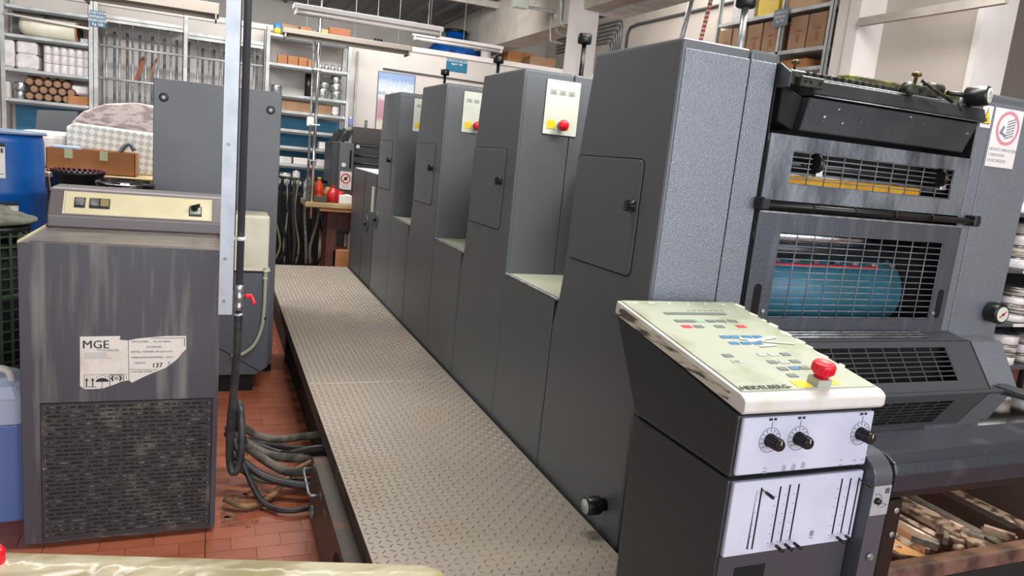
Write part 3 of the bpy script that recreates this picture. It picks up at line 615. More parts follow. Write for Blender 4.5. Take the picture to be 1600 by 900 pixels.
# front plates
def fr(u, v): return onY(u, v, KY)
b = NB(); box(b, KX0+.008, KX1-.003, KY, KY+.012, .938, 1.076, .003, 1); kn = link('knob_panel', b, LABELW, t)
b = NB(); box(b, KX0+.010, KX1-.001, KY, KY+.012, .735, .921, .002, 1); sl = link('slider_panel', b, LABELW, t)
b = NB(); box(b, KX0+.006, KX1-.006, KY+.006, KY+.013, .40, .733, .002, 1); link('lower_front', b, mat('console_front', '#44454c', .4, .2), t)
b = NB(); box(b, 1.155, 1.245, KY+.004, KY+.010, .52, .700); link('square_opening', b, GAP, t)
for i, (u, v) in enumerate(((1202.5, 687.5), (1247, 684.5), (1343.5, 677))):
    p = fr(u, v)
    b = NB(); ring(b, p.x, p.z, .0305, .0285, KY, 36); dl = link('dial_ring', b, INKG, kn)
    b = NB()
    for k in range(11):
        a = math.radians(225-27*k); d = Vector((math.cos(a), 0, math.sin(a))); obox(b, p+d*.0235+Vector((0, -.0004, 0)), d, Y_, d.cross(Y_), .003, .0004, .0007)
    obox(b, p+Vector((0, -.0004, .037)), X_, Y_, Z_, .0005, .0004, .007)
    obox(b, p+Vector((-.006, -.0004, .050)), X_, Y_, Z_, .005, .0004, .003); obox(b, p+Vector((.007, -.0004, .050)), X_, Y_, Z_, .004, .0004, .003); link('dial_marks', b, INKY, kn)
    b = NB(); lathe(b, (p.x, KY, p.z), (0,-1,0), [(.0165,0),(.0165,.003),(.0145,.004),(.014,.034),(.0125,.037)], 24)
    for k in range(16):
        a = 2*PI*k/16; d = Vector((math.cos(a), 0, math.sin(a))); obox(b, Vector((p.x, KY-.018, p.z))+d*.0145, d, Y_, d.cross(Y_), .0008, .014, .0012)
    kb = link('rotary_knob', b, BLK, kn)
    b = NB(); box(b, p.x-.0008, p.x+.0008, KY-.0385, KY-.0365, p.z+.002, p.z+.012); link('knob_pointer', b, WHITE, kn)
for (u, v, n) in ((1194, 738, 2), (1224, 734, 3), (1239, 732, 3), (1254, 729, 3), (1313, 725, 1), (1334, 725, 1), (1346, 724, 1)):
    p = fr(u, v); b = NB()
    for k in range(n): box(b, p.x-.006, p.x+.006, KY-.0006, KY+.001, p.z-.003+k*.004, p.z-.001+k*.004)
    box(b, p.x-.004, p.x-.002, KY-.0006, KY+.001, p.z+.008, p.z+.012); box(b, p.x+.002, p.x+.004, KY-.0006, KY+.001, p.z+.008, p.z+.012)
    link('panel_symbol', b, INKG, kn)
def slot(u0, v0, u1, v1, w=.0022, nm='slot'):
    a, c = fr(u0, v0), fr(u1, v1); xm = (a.x+c.x)/2; b = NB(); prism(b, [(xm-w, c.z), (xm+w, c.z), (xm+w, a.z), (xm-w, a.z)], 'y', KY-.0006, KY+.002); link(nm, b, GAP, sl); return xm, a.z, c.z
a, c = fr(1182, 765), fr(1167, 858); b = NB(); prism(b, [((a.x+c.x)/2-.002, c.z), ((a.x+c.x)/2+.003, c.z), ((a.x+c.x)/2+.001, a.z)], 'y', KY-.0006, KY+.002); link('wedge_mark', b, INKY, sl)
sls = [slot(*q) for q in ((1190,762,1175,858), (1220,760,1205,848), (1235,757,1219,846), (1249,756,1233,844), (1316,748,1300,835), (1330,747,1313,833), (1343,746,1325,836))]
for i, (xm, zt, zb) in enumerate(sls):
    zz = zt-.004 if i in (0, 6) else zb+.002
    b = NB(); tube(b, [(xm, KY+.001, zz), (xm+.002, KY-.016, zz-.002)], .0016, 6); lv = link('slider_stem', b, BRASS if i in (0, 6) else WHITE, sl)
    b = NB(); tube(b, [(xm+.002, KY-.014, zz-.002), (xm+.004, KY-.036, zz-.005)], .0042, 8); link('slider_lever', b, BLK, sl)
    if i in (1, 2, 3, 4, 5):
        b = NB()
        for k in range(6): box(b, xm-.0125, xm-.0085, KY-.0005, KY+.001, zb+(zt-zb)*(k/6)-.0005, zb+(zt-zb)*(k/6)+.0007)
        link('scale_marks', b, INKY, sl)
    elif i == 0:
        b = NB()
        for k in range(5): box(b, xm-.012, xm-.0085, KY-.0008, KY+.001, zb+(zt-zb)*((k+.05)/5)-.0005, zb+(zt-zb)*((k+.05)/5)+.0007)
        link('scale_marks', b, INKG, sl)
p = fr(1268, 833); b = NB(); box(b, p.x-.006, p.x+.006, KY-.0005, KY+.001, p.z-.007, p.z+.007); box(b, p.x-.006, p.x+.006, KY-.0005, KY+.001, p.z-.013, p.z-.0105); link('panel_symbol', b, INKG, sl)
# console needs to reach the floor under its right half
b = NB(); box(b, 1.26, KX1-.02, KY+.03, 1.62, 0, PZ+.004); link('pedestal', b, BLKM, t)

# ================================================================== DELIVERY
t = thing('delivery_unit', 'dark sheet delivery with black grille hood and clear covers at the lower right', 'machine', (2.1, 1.5, 0))
DF = 1.198
# side cover with rounded top, right of the console
pr = [(DF, .45), (DF, .905)] + [(DF+.075-.075*math.cos(a), .905+.06*math.sin(a)) for a in [PI/2*i/6 for i in range(1, 7)]] + [(1.60, .965), (1.60, .45)]
b = NB(); prism(b, pr, 'x', 1.512, 1.574, .004, 2); sc = link('side_cover', b, mat('delivery_cover', '#54565e', .38, .3, .2, 200), t)
b = NB(); box(b, 1.514, 1.572, DF-.0015, DF, .815, .893); pl = link('sticker_plate', b, mat('sticker_grey', '#a9adb2', .45, .2), sc)
p = onY(1360, 769, DF)
b = NB(); lathe(b, (1.529, DF-.001, .855), (0,-1,0), [(.009,0),(.009,.004),(.007,.010),(.001,.011)], 16); link('push_button', b, BLK, sc)
b = NB()
for k in range(7):
    a = math.radians(-60+28*k); obox(b, Vector((1.529, DF-.002, .855))+Vector((math.cos(a), 0, math.sin(a)))*.017, X_, Y_, Z_, .0014, .0005, .0014)
for k in range(3): box(b, 1.553+k*.005, 1.556+k*.005, DF-.0022, DF-.001, .872, .886)
obox(b, (1.555, DF-.0015, .845), Vector((.9,0,-.3)).normalized(), Y_, Vector((.3,0,.9)).normalized(), .013, .0005, .0006); obox(b, (1.556, DF-.0015, .838), Vector((.9,0,.3)).normalized(), Y_, Vector((-.3,0,.9)).normalized(), .012, .0005, .0006)
link('sticker_drawing', b, INKY, sc)
b = NB(); lathe(b, (1.542, DF-.001, .703), (0,-1,0), [(.0115,0),(.0115,.003),(.008,.004),(.007,.007)], 16); link('lock', b, STEEL, sc)
# front cross bar
b = NB(); prism(b, [(DF+.002, .868), (DF+.002, .915), (DF+.012, .942), (DF+.045, .956), (DF+.16, .960), (DF+.16, .93), (DF+.05, .868)], 'x', 1.583, 2.72, .005, 3); cb = link('cross_bar', b, mat('bar_navy', '#33373f', .3, .3, .4, 120, mix='#4d5158', mscale=12, mlo=.6, mhi=.8), t)
b = NB(); box(b, 1.583, 2.72, DF+.012, DF+.05, .846, .866, .003, 1); link('lower_rail', b, BLK, t)
# frame of the front window
b = NB(); box(b, 1.583, 1.632, DF+.004, DF+.05, .45, .846, .003, 1); po = link('window_post', b, BLK, t)
for z in (.818, .752):
    b = NB(); lathe(b, (1.612, DF+.004, z), (0,-1,0), [(.0085,0),(.0085,.002),(.004,.003)], 14); link('bolt', b, STEEL, po)
b = NB(); box(b, 1.632, 2.72, DF+.004, DF+.05, .60, .642, .004, 1); link('window_rail', b, mat('rail_brown', '#3f3531', .35, .2, mix='#7a5f54', mscale=10), t)
b = NB(); box(b, 1.583, 2.72, DF+.006, DF+.03, .2, .60); link('lower_front', b, BLKM, t)
b = NB(); box(b, 2.70, 2.74, DF+.004, 1.9, .2, .95); link('far_side', b, PRESSD, t)
b = NB(); box(b, 1.60, 2.70, DF+.05, 1.84, .2, .42); link('tray_floor', b, BLKM, t)
b = NB(); box(b, 1.574, 1.60, 1.3, 1.88, .2, .93); link('near_side', b, BLKM, t)
b = NB(); box(b, 1.60, 2.70, 1.840, 1.848, .55, 1.08); link('rear_sheet', b, BLKM, t)
b = NB(); box(b, 1.634, 2.70, DF+.02, DF+.023, .642, .846); link('clear_window', b, CLEARW, t)
# mechanism bars seen through the clear window (they run away from the camera)
barm = [DUSTY, STEEL, ROLLD, DUSTY, mat('warm_steel', '#b59c90', .35, .5), ROLLD]
for i, (x, z, w_, h_, ya, yb) in enumerate(((1.66,.80,.012,.02,1.25,1.75), (1.72,.79,.02,.012,1.24,1.80), (1.79,.80,.014,.025,1.26,1.82), (1.87,.785,.022,.014,1.25,1.84), (1.95,.80,.02,.02,1.27,1.84), (2.04,.79,.015,.03,1.26,1.84), (2.14,.795,.03,.014,1.25,1.84), (2.25,.80,.014,.02,1.25,1.84), (2.36,.78,.02,.03,1.25,1.84), (2.48,.79,.03,.02,1.25,1.84))):
    z -= .20+.03*(i % 2); b = NB(); box(b, x-w_, x+w_, ya+.05*(i % 3), yb, z-h_, z+h_, .004, 1); link('gripper_bar', b, barm[i % 6], t)
for i, (x, z, r, ya, yb) in enumerate(((1.84,.745,.018,1.24,1.5), (1.93,.73,.022,1.26,1.7), (2.0,.745,.016,1.24,1.8), (2.09,.72,.02,1.25,1.6), (1.70,.70,.013,1.24,1.5), (2.20,.73,.022,1.24,1.7))):
    z -= .15; b = NB(); tube(b, [(x, ya+.1, z), (x, yb+.15, z-.02)], r, 12); link('guide_rod', b, DUSTY if i % 2 else STEEL, t)
b = NB(); obox(b, (1.86, 1.44, .60), Vector((.96,.1,-.26)).normalized(), Y_, Vector((.26,0,.96)).normalized(), .075, .14, .002); link('copper_sheet', b, COPPER, t)
for i in range(42):
    x = 1.66+i*.024+random.uniform(-.01, .01); yy = 1.27+random.uniform(0, .16); z = .625+random.uniform(0, .04)-.55*(yy-1.27); r = random.uniform(.006, .015)
    b = NB()
    if i % 3 == 0: lathe(b, (x, yy, z), (0,-1,.3), [(r,0),(r,.02),(r*.5,.024)], 10)
    elif i % 3 == 1: obox(b, (x, yy, z), Vector((.8,.6,0)), Vector((-.6,.8,0)), Z_, r*2.4, r*.6, r)
    else: obox(b, (x, yy, z), Vector((.5,-.86,0)), Vector((.86,.5,0)), Z_, r*2.8, r*.7, r*.8)
    link('gripper_link', b, DUSTY if i % 2 else STEEL, t)
lt = bpy.data.lights.new('delivery_fill_light', 'AREA'); lt.shape = 'RECTANGLE'; lt.size = .9; lt.size_y = .03; lt.energy = 2.4; lt.color = (1, .80, .66)  # warm light added for the interior glow; no real lamp known there
lo = bpy.data.objects.new('delivery_fill_light', lt); COL.objects.link(lo); lo.location = (2.15, DF+.13, .858); lo.rotation_euler = (math.radians(18), 0, 0)
# hood with grille
HA = Vector((0, 1.790, 1.092)); HB = Vector((0, 1.680, .945)); hd_ = (HB-HA).normalized(); hn = Vector((0, hd_.z, -hd_.y)); hn = hn if hn.z > 0 else -hn
b = NB(); prism(b, [(1.800, 1.094), (1.88, 1.110), (1.88, 1.100), (1.800, 1.086)], 'x', 1.56, 2.60); hp = link('hood_shelf', b, PRESSD, t)
for q in range(3):
    b = NB(); tube(b, [(1.6, 1.82+q*.018, 1.102+q*.004), (2.42, 1.82+q*.018, 1.102+q*.004)], .004, 6); link('shelf_rib', b, STEEL, hp)
gx0, gx1 = 1.60, 2.46
Ls = (HB-HA).length
def hpnt(x, s): return Vector((x, HA.y, HA.z)) + hd_*s
def slab(bm, x0, x1, s0, s1, th=.004):
    obox(bm, hpnt((x0+x1)/2, (s0+s1)/2), X_, hd_, hn, (x1-x0)/2, (s1-s0)/2, th/2)
b = NB(); slab(b, 1.56, 2.60, 0, .022); slab(b, 1.56, 2.60, .148, Ls); slab(b, 1.56, gx0, .022, .148); slab(b, gx1, 2.60, .022, .148); hood = link('grille_hood', b, PRESSD, t)
for i in range(12):
    x = gx0+(gx1-gx0)*i/11; b = NB(); slab(b, x-.0022, x+.0022, .02, .15); link('grille_bar', b, PRESSD, hood)
for j in range(1, 7):
    s = .022+.126*j/7; b = NB(); slab(b, gx0, gx1, s-.0018, s+.0018); link('grille_bar', b, PRESSD, hood)
b = NB(); box(b, 1.58, 2.58, 1.80, 1.83, .75, 1.085); link('hood_interior', b, GAP, t)
b = NB(); prism(b, [(1.790, 1.092), (1.680, .945), (1.665, .93), (1.84, .93), (1.875, 1.10)], 'x', 2.60, 2.612); link('hood_seam', b, GAP, t)
b = NB(); prism(b, [(1.800, 1.088), (1.70, .925), (1.85, .90), (1.882, 1.088)], 'x', 2.62, 2.80, .004, 1); link('cheek_plate', b, PRESSF, t)
# clear sloping cover in front of the hood
b = NB(); prism(b, [(DF+.16, .950), (1.685, .938), (1.685, .934), (DF+.16, .946)], 'x', 1.59, 2.70); link('clear_cover', b, CLEAR, t)
b = NB(); box(b, 1.59, 2.70, 1.66, 1.70, .925, .945, .002, 1); link('cover_hinge', b, PRESSD, t)
b = NB(); box(b, 2.66, 2.72, DF+.15, 1.70, .925, .953, .002, 1); link('cover_side', b, PRESSD, t)
b = NB(); lathe(b, (2.16, 1.40, .89), (.4,-1,.1), [(.03,0),(.034,.01),(.034,.05),(.028,.055)], 20); ck = link('inner_knob', b, BLK, t)
b = NB(); box(b, 1.62, 2.6, 1.60, 1.66, .856, .872); link('inner_tray', b, ROLLD, t)

# ================================================================== CHILLER
CX0, CX1, CYF, CYB = -.62, .032, 2.92, 3.62
t = thing('chiller_unit', 'waist-high grey-violet chiller with torn white label and slotted front grille', 'chiller', ((CX0+CX1)/2, 3.2, 0))
b = NB(); box(b, CX0, CX1, CYF+.004, CYB, .015, 1.140, .006, 2); bd = link('body', b, CHIL, t)
b = NB(); box(b, CX0, CX1, CYF, CYF+.006, .02, 1.150, .002, 1); fp = link('front_panel', b, CHIL, t)
b = NB(); box(b, CX0, CX1, CYF+.004, CYB, 1.136, 1.148, .002, 1); link('top_panel', b, CHILT, t)
b = NB(); box(b, CX0+.03, CX1-.02, CYF+.03, 3.33, 1.146, 1.152, .002, 1); link('top_lid', b, CHILT, t)
for xx in (CX0, CX1-.006):
    b = NB(); box(b, xx, xx+.006, CYF, CYB, 1.14, 1.156, .001, 1); link('top_rim', b, BEIGEP, t)
b = NB(); prism(b, [(3.35, 1.15), (3.35, 1.198), (3.42, 1.297), (3.45, 1.303), (3.6, 1.303), (3.6, 1.15)], 'x', CX0+.012, CX1+.012, .006, 2); hump = link('control_hump', b, mat('hump_paint', '#6d6668', .38, .2), t)
ha, hb = Vector((0, 3.35, 1.198)), Vector((0, 3.42, 1.297)); s2 = (hb-ha).normalized(); n2 = Vector((0, -s2.z, s2.y))
def hum(x, s): return Vector((x, ha.y, ha.z)) + s2*s + n2*.001
LL = (hb-ha).length
b = NB(); obox(b, hum(-.283, LL/2), X_, s2, n2, .275, LL/2-.008, .0012); cpn = link('control_plate', b, BEIGEP, t)
b = NB()
for q in ((-.283, .010, .268, .0007), (-.283, LL-.010, .268, .0007)): obox(b, hum(q[0], q[1])+n2*.001, X_, s2, n2, q[2], q[3], .0004)
for xx in (-.551, -.015): obox(b, hum(xx, LL/2)+n2*.001, X_, s2, n2, .0007, LL/2-.010, .0004)
link('plate_line', b, INKG, cpn)
for x in (-.500, -.447, -.412):
    b = NB(); obox(b, hum(x, .062)+n2*.001, X_, s2, n2, .0195, .024, .001); link('button_frame', b, INKY, cpn)
    b = NB(); obox(b, hum(x, .064)+n2*.004, X_, s2, n2, .015, .016, .004); link('push_button', b, STEEL if x < -.42 else mat('amber_button', '#8b7d55', .4), cpn)
b = NB(); obox(b, hum(-.072, .050)+n2*.001, X_, s2, n2, .025, .024, .001); link('button_frame', b, INKY, cpn)
b = NB(); obox(b, hum(-.072, .054)+n2*.002, X_, s2, n2, .021, .016, .001); link('switch_face', b, KEYL, cpn)
b = NB(); lathe(b, hum(-.075, .062)+n2*.002, n2, [(.013,0),(.012,.014)], 14); obox(b, hum(-.072, .064)+n2*.02, Vector((.95,0,.3)).normalized(), s2, n2, .019, .006, .007); link('rotary_switch', b, BLK, cpn)
# slotted grille
g0 = onY(62, 632, CYF); g1 = onY(332, 622, CYF); g2 = onY(337, 820, CYF); g3 = onY(60, 845, CYF)
GX0, GX1, GZ0, GZ1 = -.555, .000, .055, .555
GX0, GX1 = g0.x+.004, g1.x-.002; GZ0, GZ1 = (g3.z+g2.z)/2, (g0.z+g1.z)/2
b = NB(); box(b, GX0-.003, GX1+.003, CYF-.0012, CYF, GZ0-.003, GZ1+.003); link('grille_gap', b, GAP, fp)
b = NB(); box(b, GX0+.012, GX1-.012, CYF-.0022, CYF-.001, GZ0+.01, GZ1-.01); link('radiator_fins', b, FINS, fp)
b = NB(); fy0, fy1 = CYF-.007, CYF-.003; nr = 31; rowh = (GZ1-GZ0-.02)/nr; sw = .0475
for a in ((GX0, GX0+.014, GZ0, GZ1), (GX1-.014, GX1, GZ0, GZ1), (GX0+.014, GX1-.014, GZ0, GZ0+.01), (GX0+.014, GX1-.014, GZ1-.01, GZ1)): box(b, a[0], a[1], fy0, fy1, a[2], a[3])
for r in range(nr):
    z = GZ0+.01+r*rowh
    box(b, GX0+.014, GX1-.014, fy0, fy1, z, z+rowh*.55)
    x = GX0+.014+(sw/2 if r % 2 else 0)
    while x < GX1-.02:
        box(b, x, x+.0075, fy0, fy1, z+rowh*.55, z+rowh); x += sw
gr = link('slotted_grille', b, CHILG, t); gr['kind'] = 'stuff'
for x, z in ((GX0+.006, (GZ0+GZ1)/2+.02), (GX1-.005, (GZ0+GZ1)/2+.08)):
    b = NB(); lathe(b, (x, fy0, z), (0,-1,0), [(.004,0),(.003,.002)], 10); link('screw', b, CHROME, t)
b = NB()
for r in range(0, nr, 2):
    for x in (GX0+.012, GX1-.010): lathe(b, (x, fy0, GZ0+.01+(r+.7)*rowh), (0,-1,0), [(.0028,0),(.002,.0012)], 8)
q = link('rivets', b, STEEL, gr)
# torn label
def cf(u, v): p = onY(u, v, CYF); return (p.x, p.z)
pts = [(125,526),(188,525),(187,531),(200,532),(215,529),(236,527),(262,525),(291,525),(291,545),(285,551),(278,560),(268,568),(258,575),(240,582),(222,590),(206,598),(202,594),(190,596),(178,601),(160,607),(140,608),(133,608),(125,603)]
b = NB(); prism(b, [cf(*p) for p in pts], 'y', CYF-.0012, CYF); lb = link('torn_label', b, PAPER, fp)
def ct(body, u, v, size, m=INKY, bold=0, nm='lettering', xs=1):
    p = onY(u, v, CYF-.0014); return text(nm, body, size, p, *FRONT, m, fp, bold=bold)
ct('MGE', 128, 544.5, .043); ct('MGE', 128.5, 544.5, .043, nm='lettering_weight'); ct('Worldwide', 151, 549, .0155, INKG)
for i in range(4): 
    p = cf(132, 552+i*2.6); b = NB(); box(b, p[0], p[0]+.07+.02*(i == 3), CYF-.0016, CYF-.0011, p[1], p[1]+.0012); link('fine_print', b, INKG, fp)
ct('ITEM NUMBER:      GA.100.1000/0A', 205, 535, .0088); ct('ECO80/H04', 229, 543.5, .0100); ct('BESTELL. NUMMER  89-C6010-3772', 205, 551, .0092); ct('FABRIKATIONSNUMMER:  6360-1', 205, 560, .0098)
ct('WEIGHT:', 210, 568.5, .0098); ct('137', 237, 574, .0245); ct('137', 237.5, 574, .0245, nm='lettering_weight'); ct('K', 262, 570, .02, INKG); ct('CUSTOMER ADDRESS', 205, 582, .0075)
def strip(u0, v0, u1, v1, th=.0016, m=INKY):
    a, c = Vector(onY(u0, v0, CYF-.0013)), Vector(onY(u1, v1, CYF-.0013)); d = (c-a).normalized(); b = NB(); obox(b, (a+c)/2, d, Y_, d.cross(Y_), (c-a).length/2, .0003, th/2); link('label_line', b, m, fp)
strip(200.5, 532, 201.5, 594); strip(202, 577, 246, 577.5, .0014); strip(236, 528.5, 288, 528); strip(288.5, 528, 288.5, 541, .0022)
strip(131, 585.5, 197, 584.5, .0009); strip(131.5, 586, 132, 605, .0009); strip(197.5, 585, 197.5, 594, .0009); strip(171.5, 586, 172, 603, .0022); strip(172, 586, 192, 586, .0026); strip(193, 586, 193, 595, .0026)
b = NB()
for u in (135.5, 145):
    p = cf(u, 603.5); prism(b, [(p[0]-.0018, p[1]), (p[0]+.0018, p[1]), (p[0]+.0018, p[1]+.022), (p[0]+.006, p[1]+.022), (p[0], p[1]+.032), (p[0]-.006, p[1]+.022), (p[0]-.0018, p[1]+.022)], 'y', CYF-.0018, CYF-.0012)
p = cf(132, 605); box(b, p[0], p[0]+.038, CYF-.0018, CYF-.0012, p[1], p[1]+.0022); link('arrow_symbol', b, INKY, fp)
b = NB(); p = cf(160, 596.5)
prism(b, [(p[0]+.0215*math.cos(a), p[1]+.0005+.0145*math.sin(a)) for a in [PI*i/10 for i in range(11)]], 'y', CYF-.0018, CYF-.0012)
box(b, p[0]-.0007, p[0]+.0007, CYF-.0018, CYF-.0012, p[1]-.024, p[1]+.001); box(b, p[0]-.006, p[0]-.0007, CYF-.0018, CYF-.0012, p[1]-.024, p[1]-.0222)
for k in range(5): obox(b, (p[0]-.018+k*.009, CYF-.0015, p[1]+.019+(2-abs(k-2))*.003), Vector((.3,0,-.95)).normalized(), Y_, Vector((.95,0,.3)).normalized(), .0028, .0003, .0008)
link('umbrella_symbol', b, INKY, fp)
b = NB(); p = cf(182, 592.5); ring(b, p[0], p[1]+.004, .006, .0035, CYF-.0012, 16)
for s_ in (-1, 1): prism(b, [(p[0]+s_*.008, p[1]+.012), (p[0]+s_*.013, p[1]+.014), (p[0]+s_*.019, p[1]+.004), (p[0]+s_*.013, p[1]-.008), (p[0]+s_*.008, p[1]-.005), (p[0]+s_*.012, p[1]+.003)], 'y', CYF-.0018, CYF-.0012)
link('hands_symbol', b, INKY, fp)
for xx in (CX0+.04, CX1-.08):
    for yy in (CYF+.05, CYB-.09):
        b = NB(); box(b, xx, xx+.04, yy, yy+.04, 0, .02); link('foot', b, BLKM, t)

# ================================================================== TALL CABINET, TANK UNIT
t = thing('tall_cabinet', 'tall plain grey metal cabinet with two round locks behind the white upright', 'cabinet', (0, 5.2, 0))
b = NB(); box(b, -.352, .388, 5.02, 5.5, .05, 1.858, .006, 2); link('body', b, CABG, t)
b = NB(); box(b, -.350, .386, 5.0, 5.016, .06, 1.855, .003, 1); dr = link('door', b, CABG, t)
for u, v in ((256, 152), (423, 172)):
    p = onY(u, v, 5.0); b = NB(); lathe(b, p, (0,-1,0), [(.026,0),(.026,.006),(.020,.008)], 20); l_ = link('lock', b, BLK, dr)
    b = NB(); lathe(b, p+Vector((0,-.008,0)), (0,-1,0), [(.010,0),(.009,.003)], 12); link('lock_slot', b, STEEL, dr)
b = NB(); box(b, -.35, .386, 5.03, 5.48, 0, .05); link('plinth', b, BLKM, t)
TY = 4.62
t = thing('dampening_tank_unit', 'blue-grey box unit carrying a translucent plastic tank, right of the black pipe', 'tank unit', (.2, TY+.2, 0))
b = NB(); prism(b, [(-.2, .11), (.270, .11), (.334, .16), (.334, .765), (-.2, .765)], 'y', TY, TY+.36, .006, 2); link('body', b, TANKG, t)
b = NB(); obox(b, (.155, TY-.001, .215), Vector((.84,0,-.54)), Y_, Vector((.54,0,.84)), .16, .001, .002); link('crease', b, GAP, t)
b = NB(); box(b, -.15, .25, TY+.02, TY+.3, 0, .11); ft = link('base', b, BLKM, t)
b = NB(); box(b, .09, .30, TY-.001, TY+.0, .755, .768); link('rim', b, BLK, t)
b = NB(); box(b, .06, .318, TY+.01, TY+.28, .766, 1.105, .022, 4); link('tank', b, TRANSP, t)
b = NB(); box(b, .05, .328, TY+.0, TY+.29, .764, .78, .004, 1); link('tank_flange', b, TRANSP, t)
b = NB(); tube(b, [(.300, TY-.012, .79), (.301, TY-.014, .7), (.30, TY-.016, .55), (.29, TY-.018, .42), (.25, TY-.02, .31), (.18, TY-.022, .25), (.12, TY-.022, .24)], .011, 8, 5); link('drain_hose', b, mat('pale_hose', '#b9b9a4', .45), t)
for z in (.765, .72, .47):
    b = NB(); lathe(b, (.300, TY-.013, z), (0,0,1), [(.014,0),(.014,.012)], 12); link('hose_clip', b, BLK if z < .5 else TRANSP, t)

# ================================================================== UPRIGHT, PIPES, HOSES
t = thing('steel_upright', 'bright galvanised angle upright hanging in front of the chiller', 'upright', (.045, 2.6, 3.6))
b = NB(); box(b, .022, .066, 2.598, 2.602, .978, 3.61); box(b, .022, .026, 2.602, 2.642, .978, 3.61); up = link('angle', b, mat('bright_galvanised', '#b4bac2', .4, .35, .1, 60, mix='#a2aab3', mscale=12, mlo=.45, mhi=.7), t)
for z in (1.17, 1.025, 1.55):
    b = NB(); lathe(b, (.040, 2.598, z), (0,-1,0), [(.006,0),(.005,.003)], 10); link('bolt', b, STEEL, t)
t = thing('valve_pipe', 'black vertical pipe ending in a brass ball valve with red lever and grey hose', 'pipe', (.09, 2.64, 3.6))
b = NB(); tube(b, [(.088, 2.64, 1.06), (.088, 2.64, 3.61)], .0125, 12); link('pipe', b, PIPEG, t)
b = NB(); tube(b, [(.066, 2.67, 1.05), (.066, 2.67, 3.61)], .005, 8); link('cable', b, BLK, t)
b = NB(); lathe(b, (.088, 2.64, .985), (0,0,1), [(.014,0),(.016,.005),(.016,.02),(.012,.024),(.018,.035),(.018,.055),(.013,.062),(.016,.07),(.016,.085),(.013,.09)], 14); link('valve_body', b, TIN, t)
b = NB(); tube(b, [(.105, 2.635, 1.035), (.122, 2.63, 1.038), (.13, 2.62, 1.032), (.138, 2.61, 1.012)], .006, 8, 3); box(b, .108, .132, 2.622, 2.634, 1.03, 1.045, .003, 1); link('valve_lever', b, RED, t)
b = NB(); lathe(b, (.088, 2.64, .965), (0,0,1), [(.018,0),(.019,.004),(.018,.010)], 14); link('hose_clamp', b, CHROME, t)
b = NB(); lathe(b, (.088, 2.64, 1.23), (0,0,1), [(.016,0),(.016,.012)], 12); box(b, .055, .088, 2.636, 2.644, 1.23, 1.242); link('pipe_clip', b, WHITE, t)
b = NB(); tube(b, [(.088, 2.64, .98), (.087, 2.645, .85), (.082, 2.66, .7), (.074, 2.67, .55), (.075, 2.68, .42), (.088, 2.67, .365), (.108, 2.67, .40), (.115, 2.68, .5), (.105, 2.72, .6), (.10, 2.85, .55), (.14, 3.1, .3)], .0145, 10, 5); link('hose', b, RUBBER, t)
# hoses lying on the floor between chiller and platform
hs = [((.10,3.2,.40),(.14,3.35,.22),(.26,3.30,.15),(.42,3.28,.13),(.6,3.3,.12)),
      ((.08,3.3,.30),(.20,3.28,.17),(.33,3.20,.11),(.45,3.16,.12),(.6,3.15,.12)),
      ((.09,3.2,.22),(.22,3.16,.12),(.36,3.12,.08),(.5,3.08,.08),(.62,3.05,.1)),
      ((.08,3.42,.22),(.2,3.45,.14),(.33,3.36,.12),(.46,3.28,.17),(.6,3.22,.2)),
      ((.07,3.1,.05),(.16,3.06,.025),(.26,3.12,.03),(.36,3.2,.10),(.48,3.25,.14)),
      ((.10,3.15,.30),(.17,3.10,.13),(.23,3.06,.035),(.32,2.99,.025),(.44,3.0,.03))]
hs += [((.09,3.3,.36),(.18,3.36,.24),(.30,3.38,.19),(.44,3.40,.19),(.6,3.4,.2)), ((.09,3.25,.16),(.2,3.22,.08),(.32,3.22,.05),(.46,3.2,.05),(.6,3.18,.06)), ((.12,3.6,.12),(.24,3.66,.06),(.36,3.6,.05),(.48,3.5,.08),(.6,3.5,.1))]
hl = ['thickest dusty hose at the back of the bundle beside the walkway', 'second dusty hose of the bundle, sagging from the chiller to the walkway', 'lowest dark hose of the bundle under the walkway', 'rear black hose arching over the bundle', 'pale tan hose bent upward at the floor before the bundle', 'thin black hose lying on the tiles nearest the wire handle', 'highest dusty hose crossing from the chiller to the walkway', 'low dusty hose close to the tiles in the middle of the bundle', 'farthest black hose curling on the tiles behind the bundle']
for i, h in enumerate(hs):
    b = NB(); tube(b, h, (.021, .021, .019, .022, .0135, .0125, .018, .016, .017)[i], 10, 6); o = link('floor_hose', b, (HOSED, HOSED, RUBBER, RUBBER, mat('tan_hose', '#9a7a58', .6, mix='#6e5238', mscale=14), RUBBER, HOSED, HOSED, RUBBER)[i], None, (h[2])); tag(o, hl[i], 'hose', 'hoses behind the chiller')
random.seed(11); b = NB()
for (cx, cy, rx, ry) in ((.14, 3.12, .08, .10), (.10, 2.99, .045, .04), (.21, 3.22, .05, .05), (.24, 3.06, .02, .015), (.19, 2.97, .014, .01), (.16, 2.93, .01, .008), (.27, 3.12, .018, .02)):
    ph = random.random()*6; pts = []
    for k in range(26):
        a_ = 2*PI*k/26; rr_ = 1+.22*math.sin(3*a_+ph)+.15*math.sin(7*a_+2*ph)+.1*random.uniform(-1, 1); pts.append((cx+rx*rr_*math.cos(a_), cy+ry*rr_*math.sin(a_)))
    prism(b, pts, 'z', .0007, .0022)
tag(link('floor_dirt', b, STAIN), 'patch of pale dirt and dried spill on the tiles beside the chiller', 'dirt')['kind'] = 'stuff'

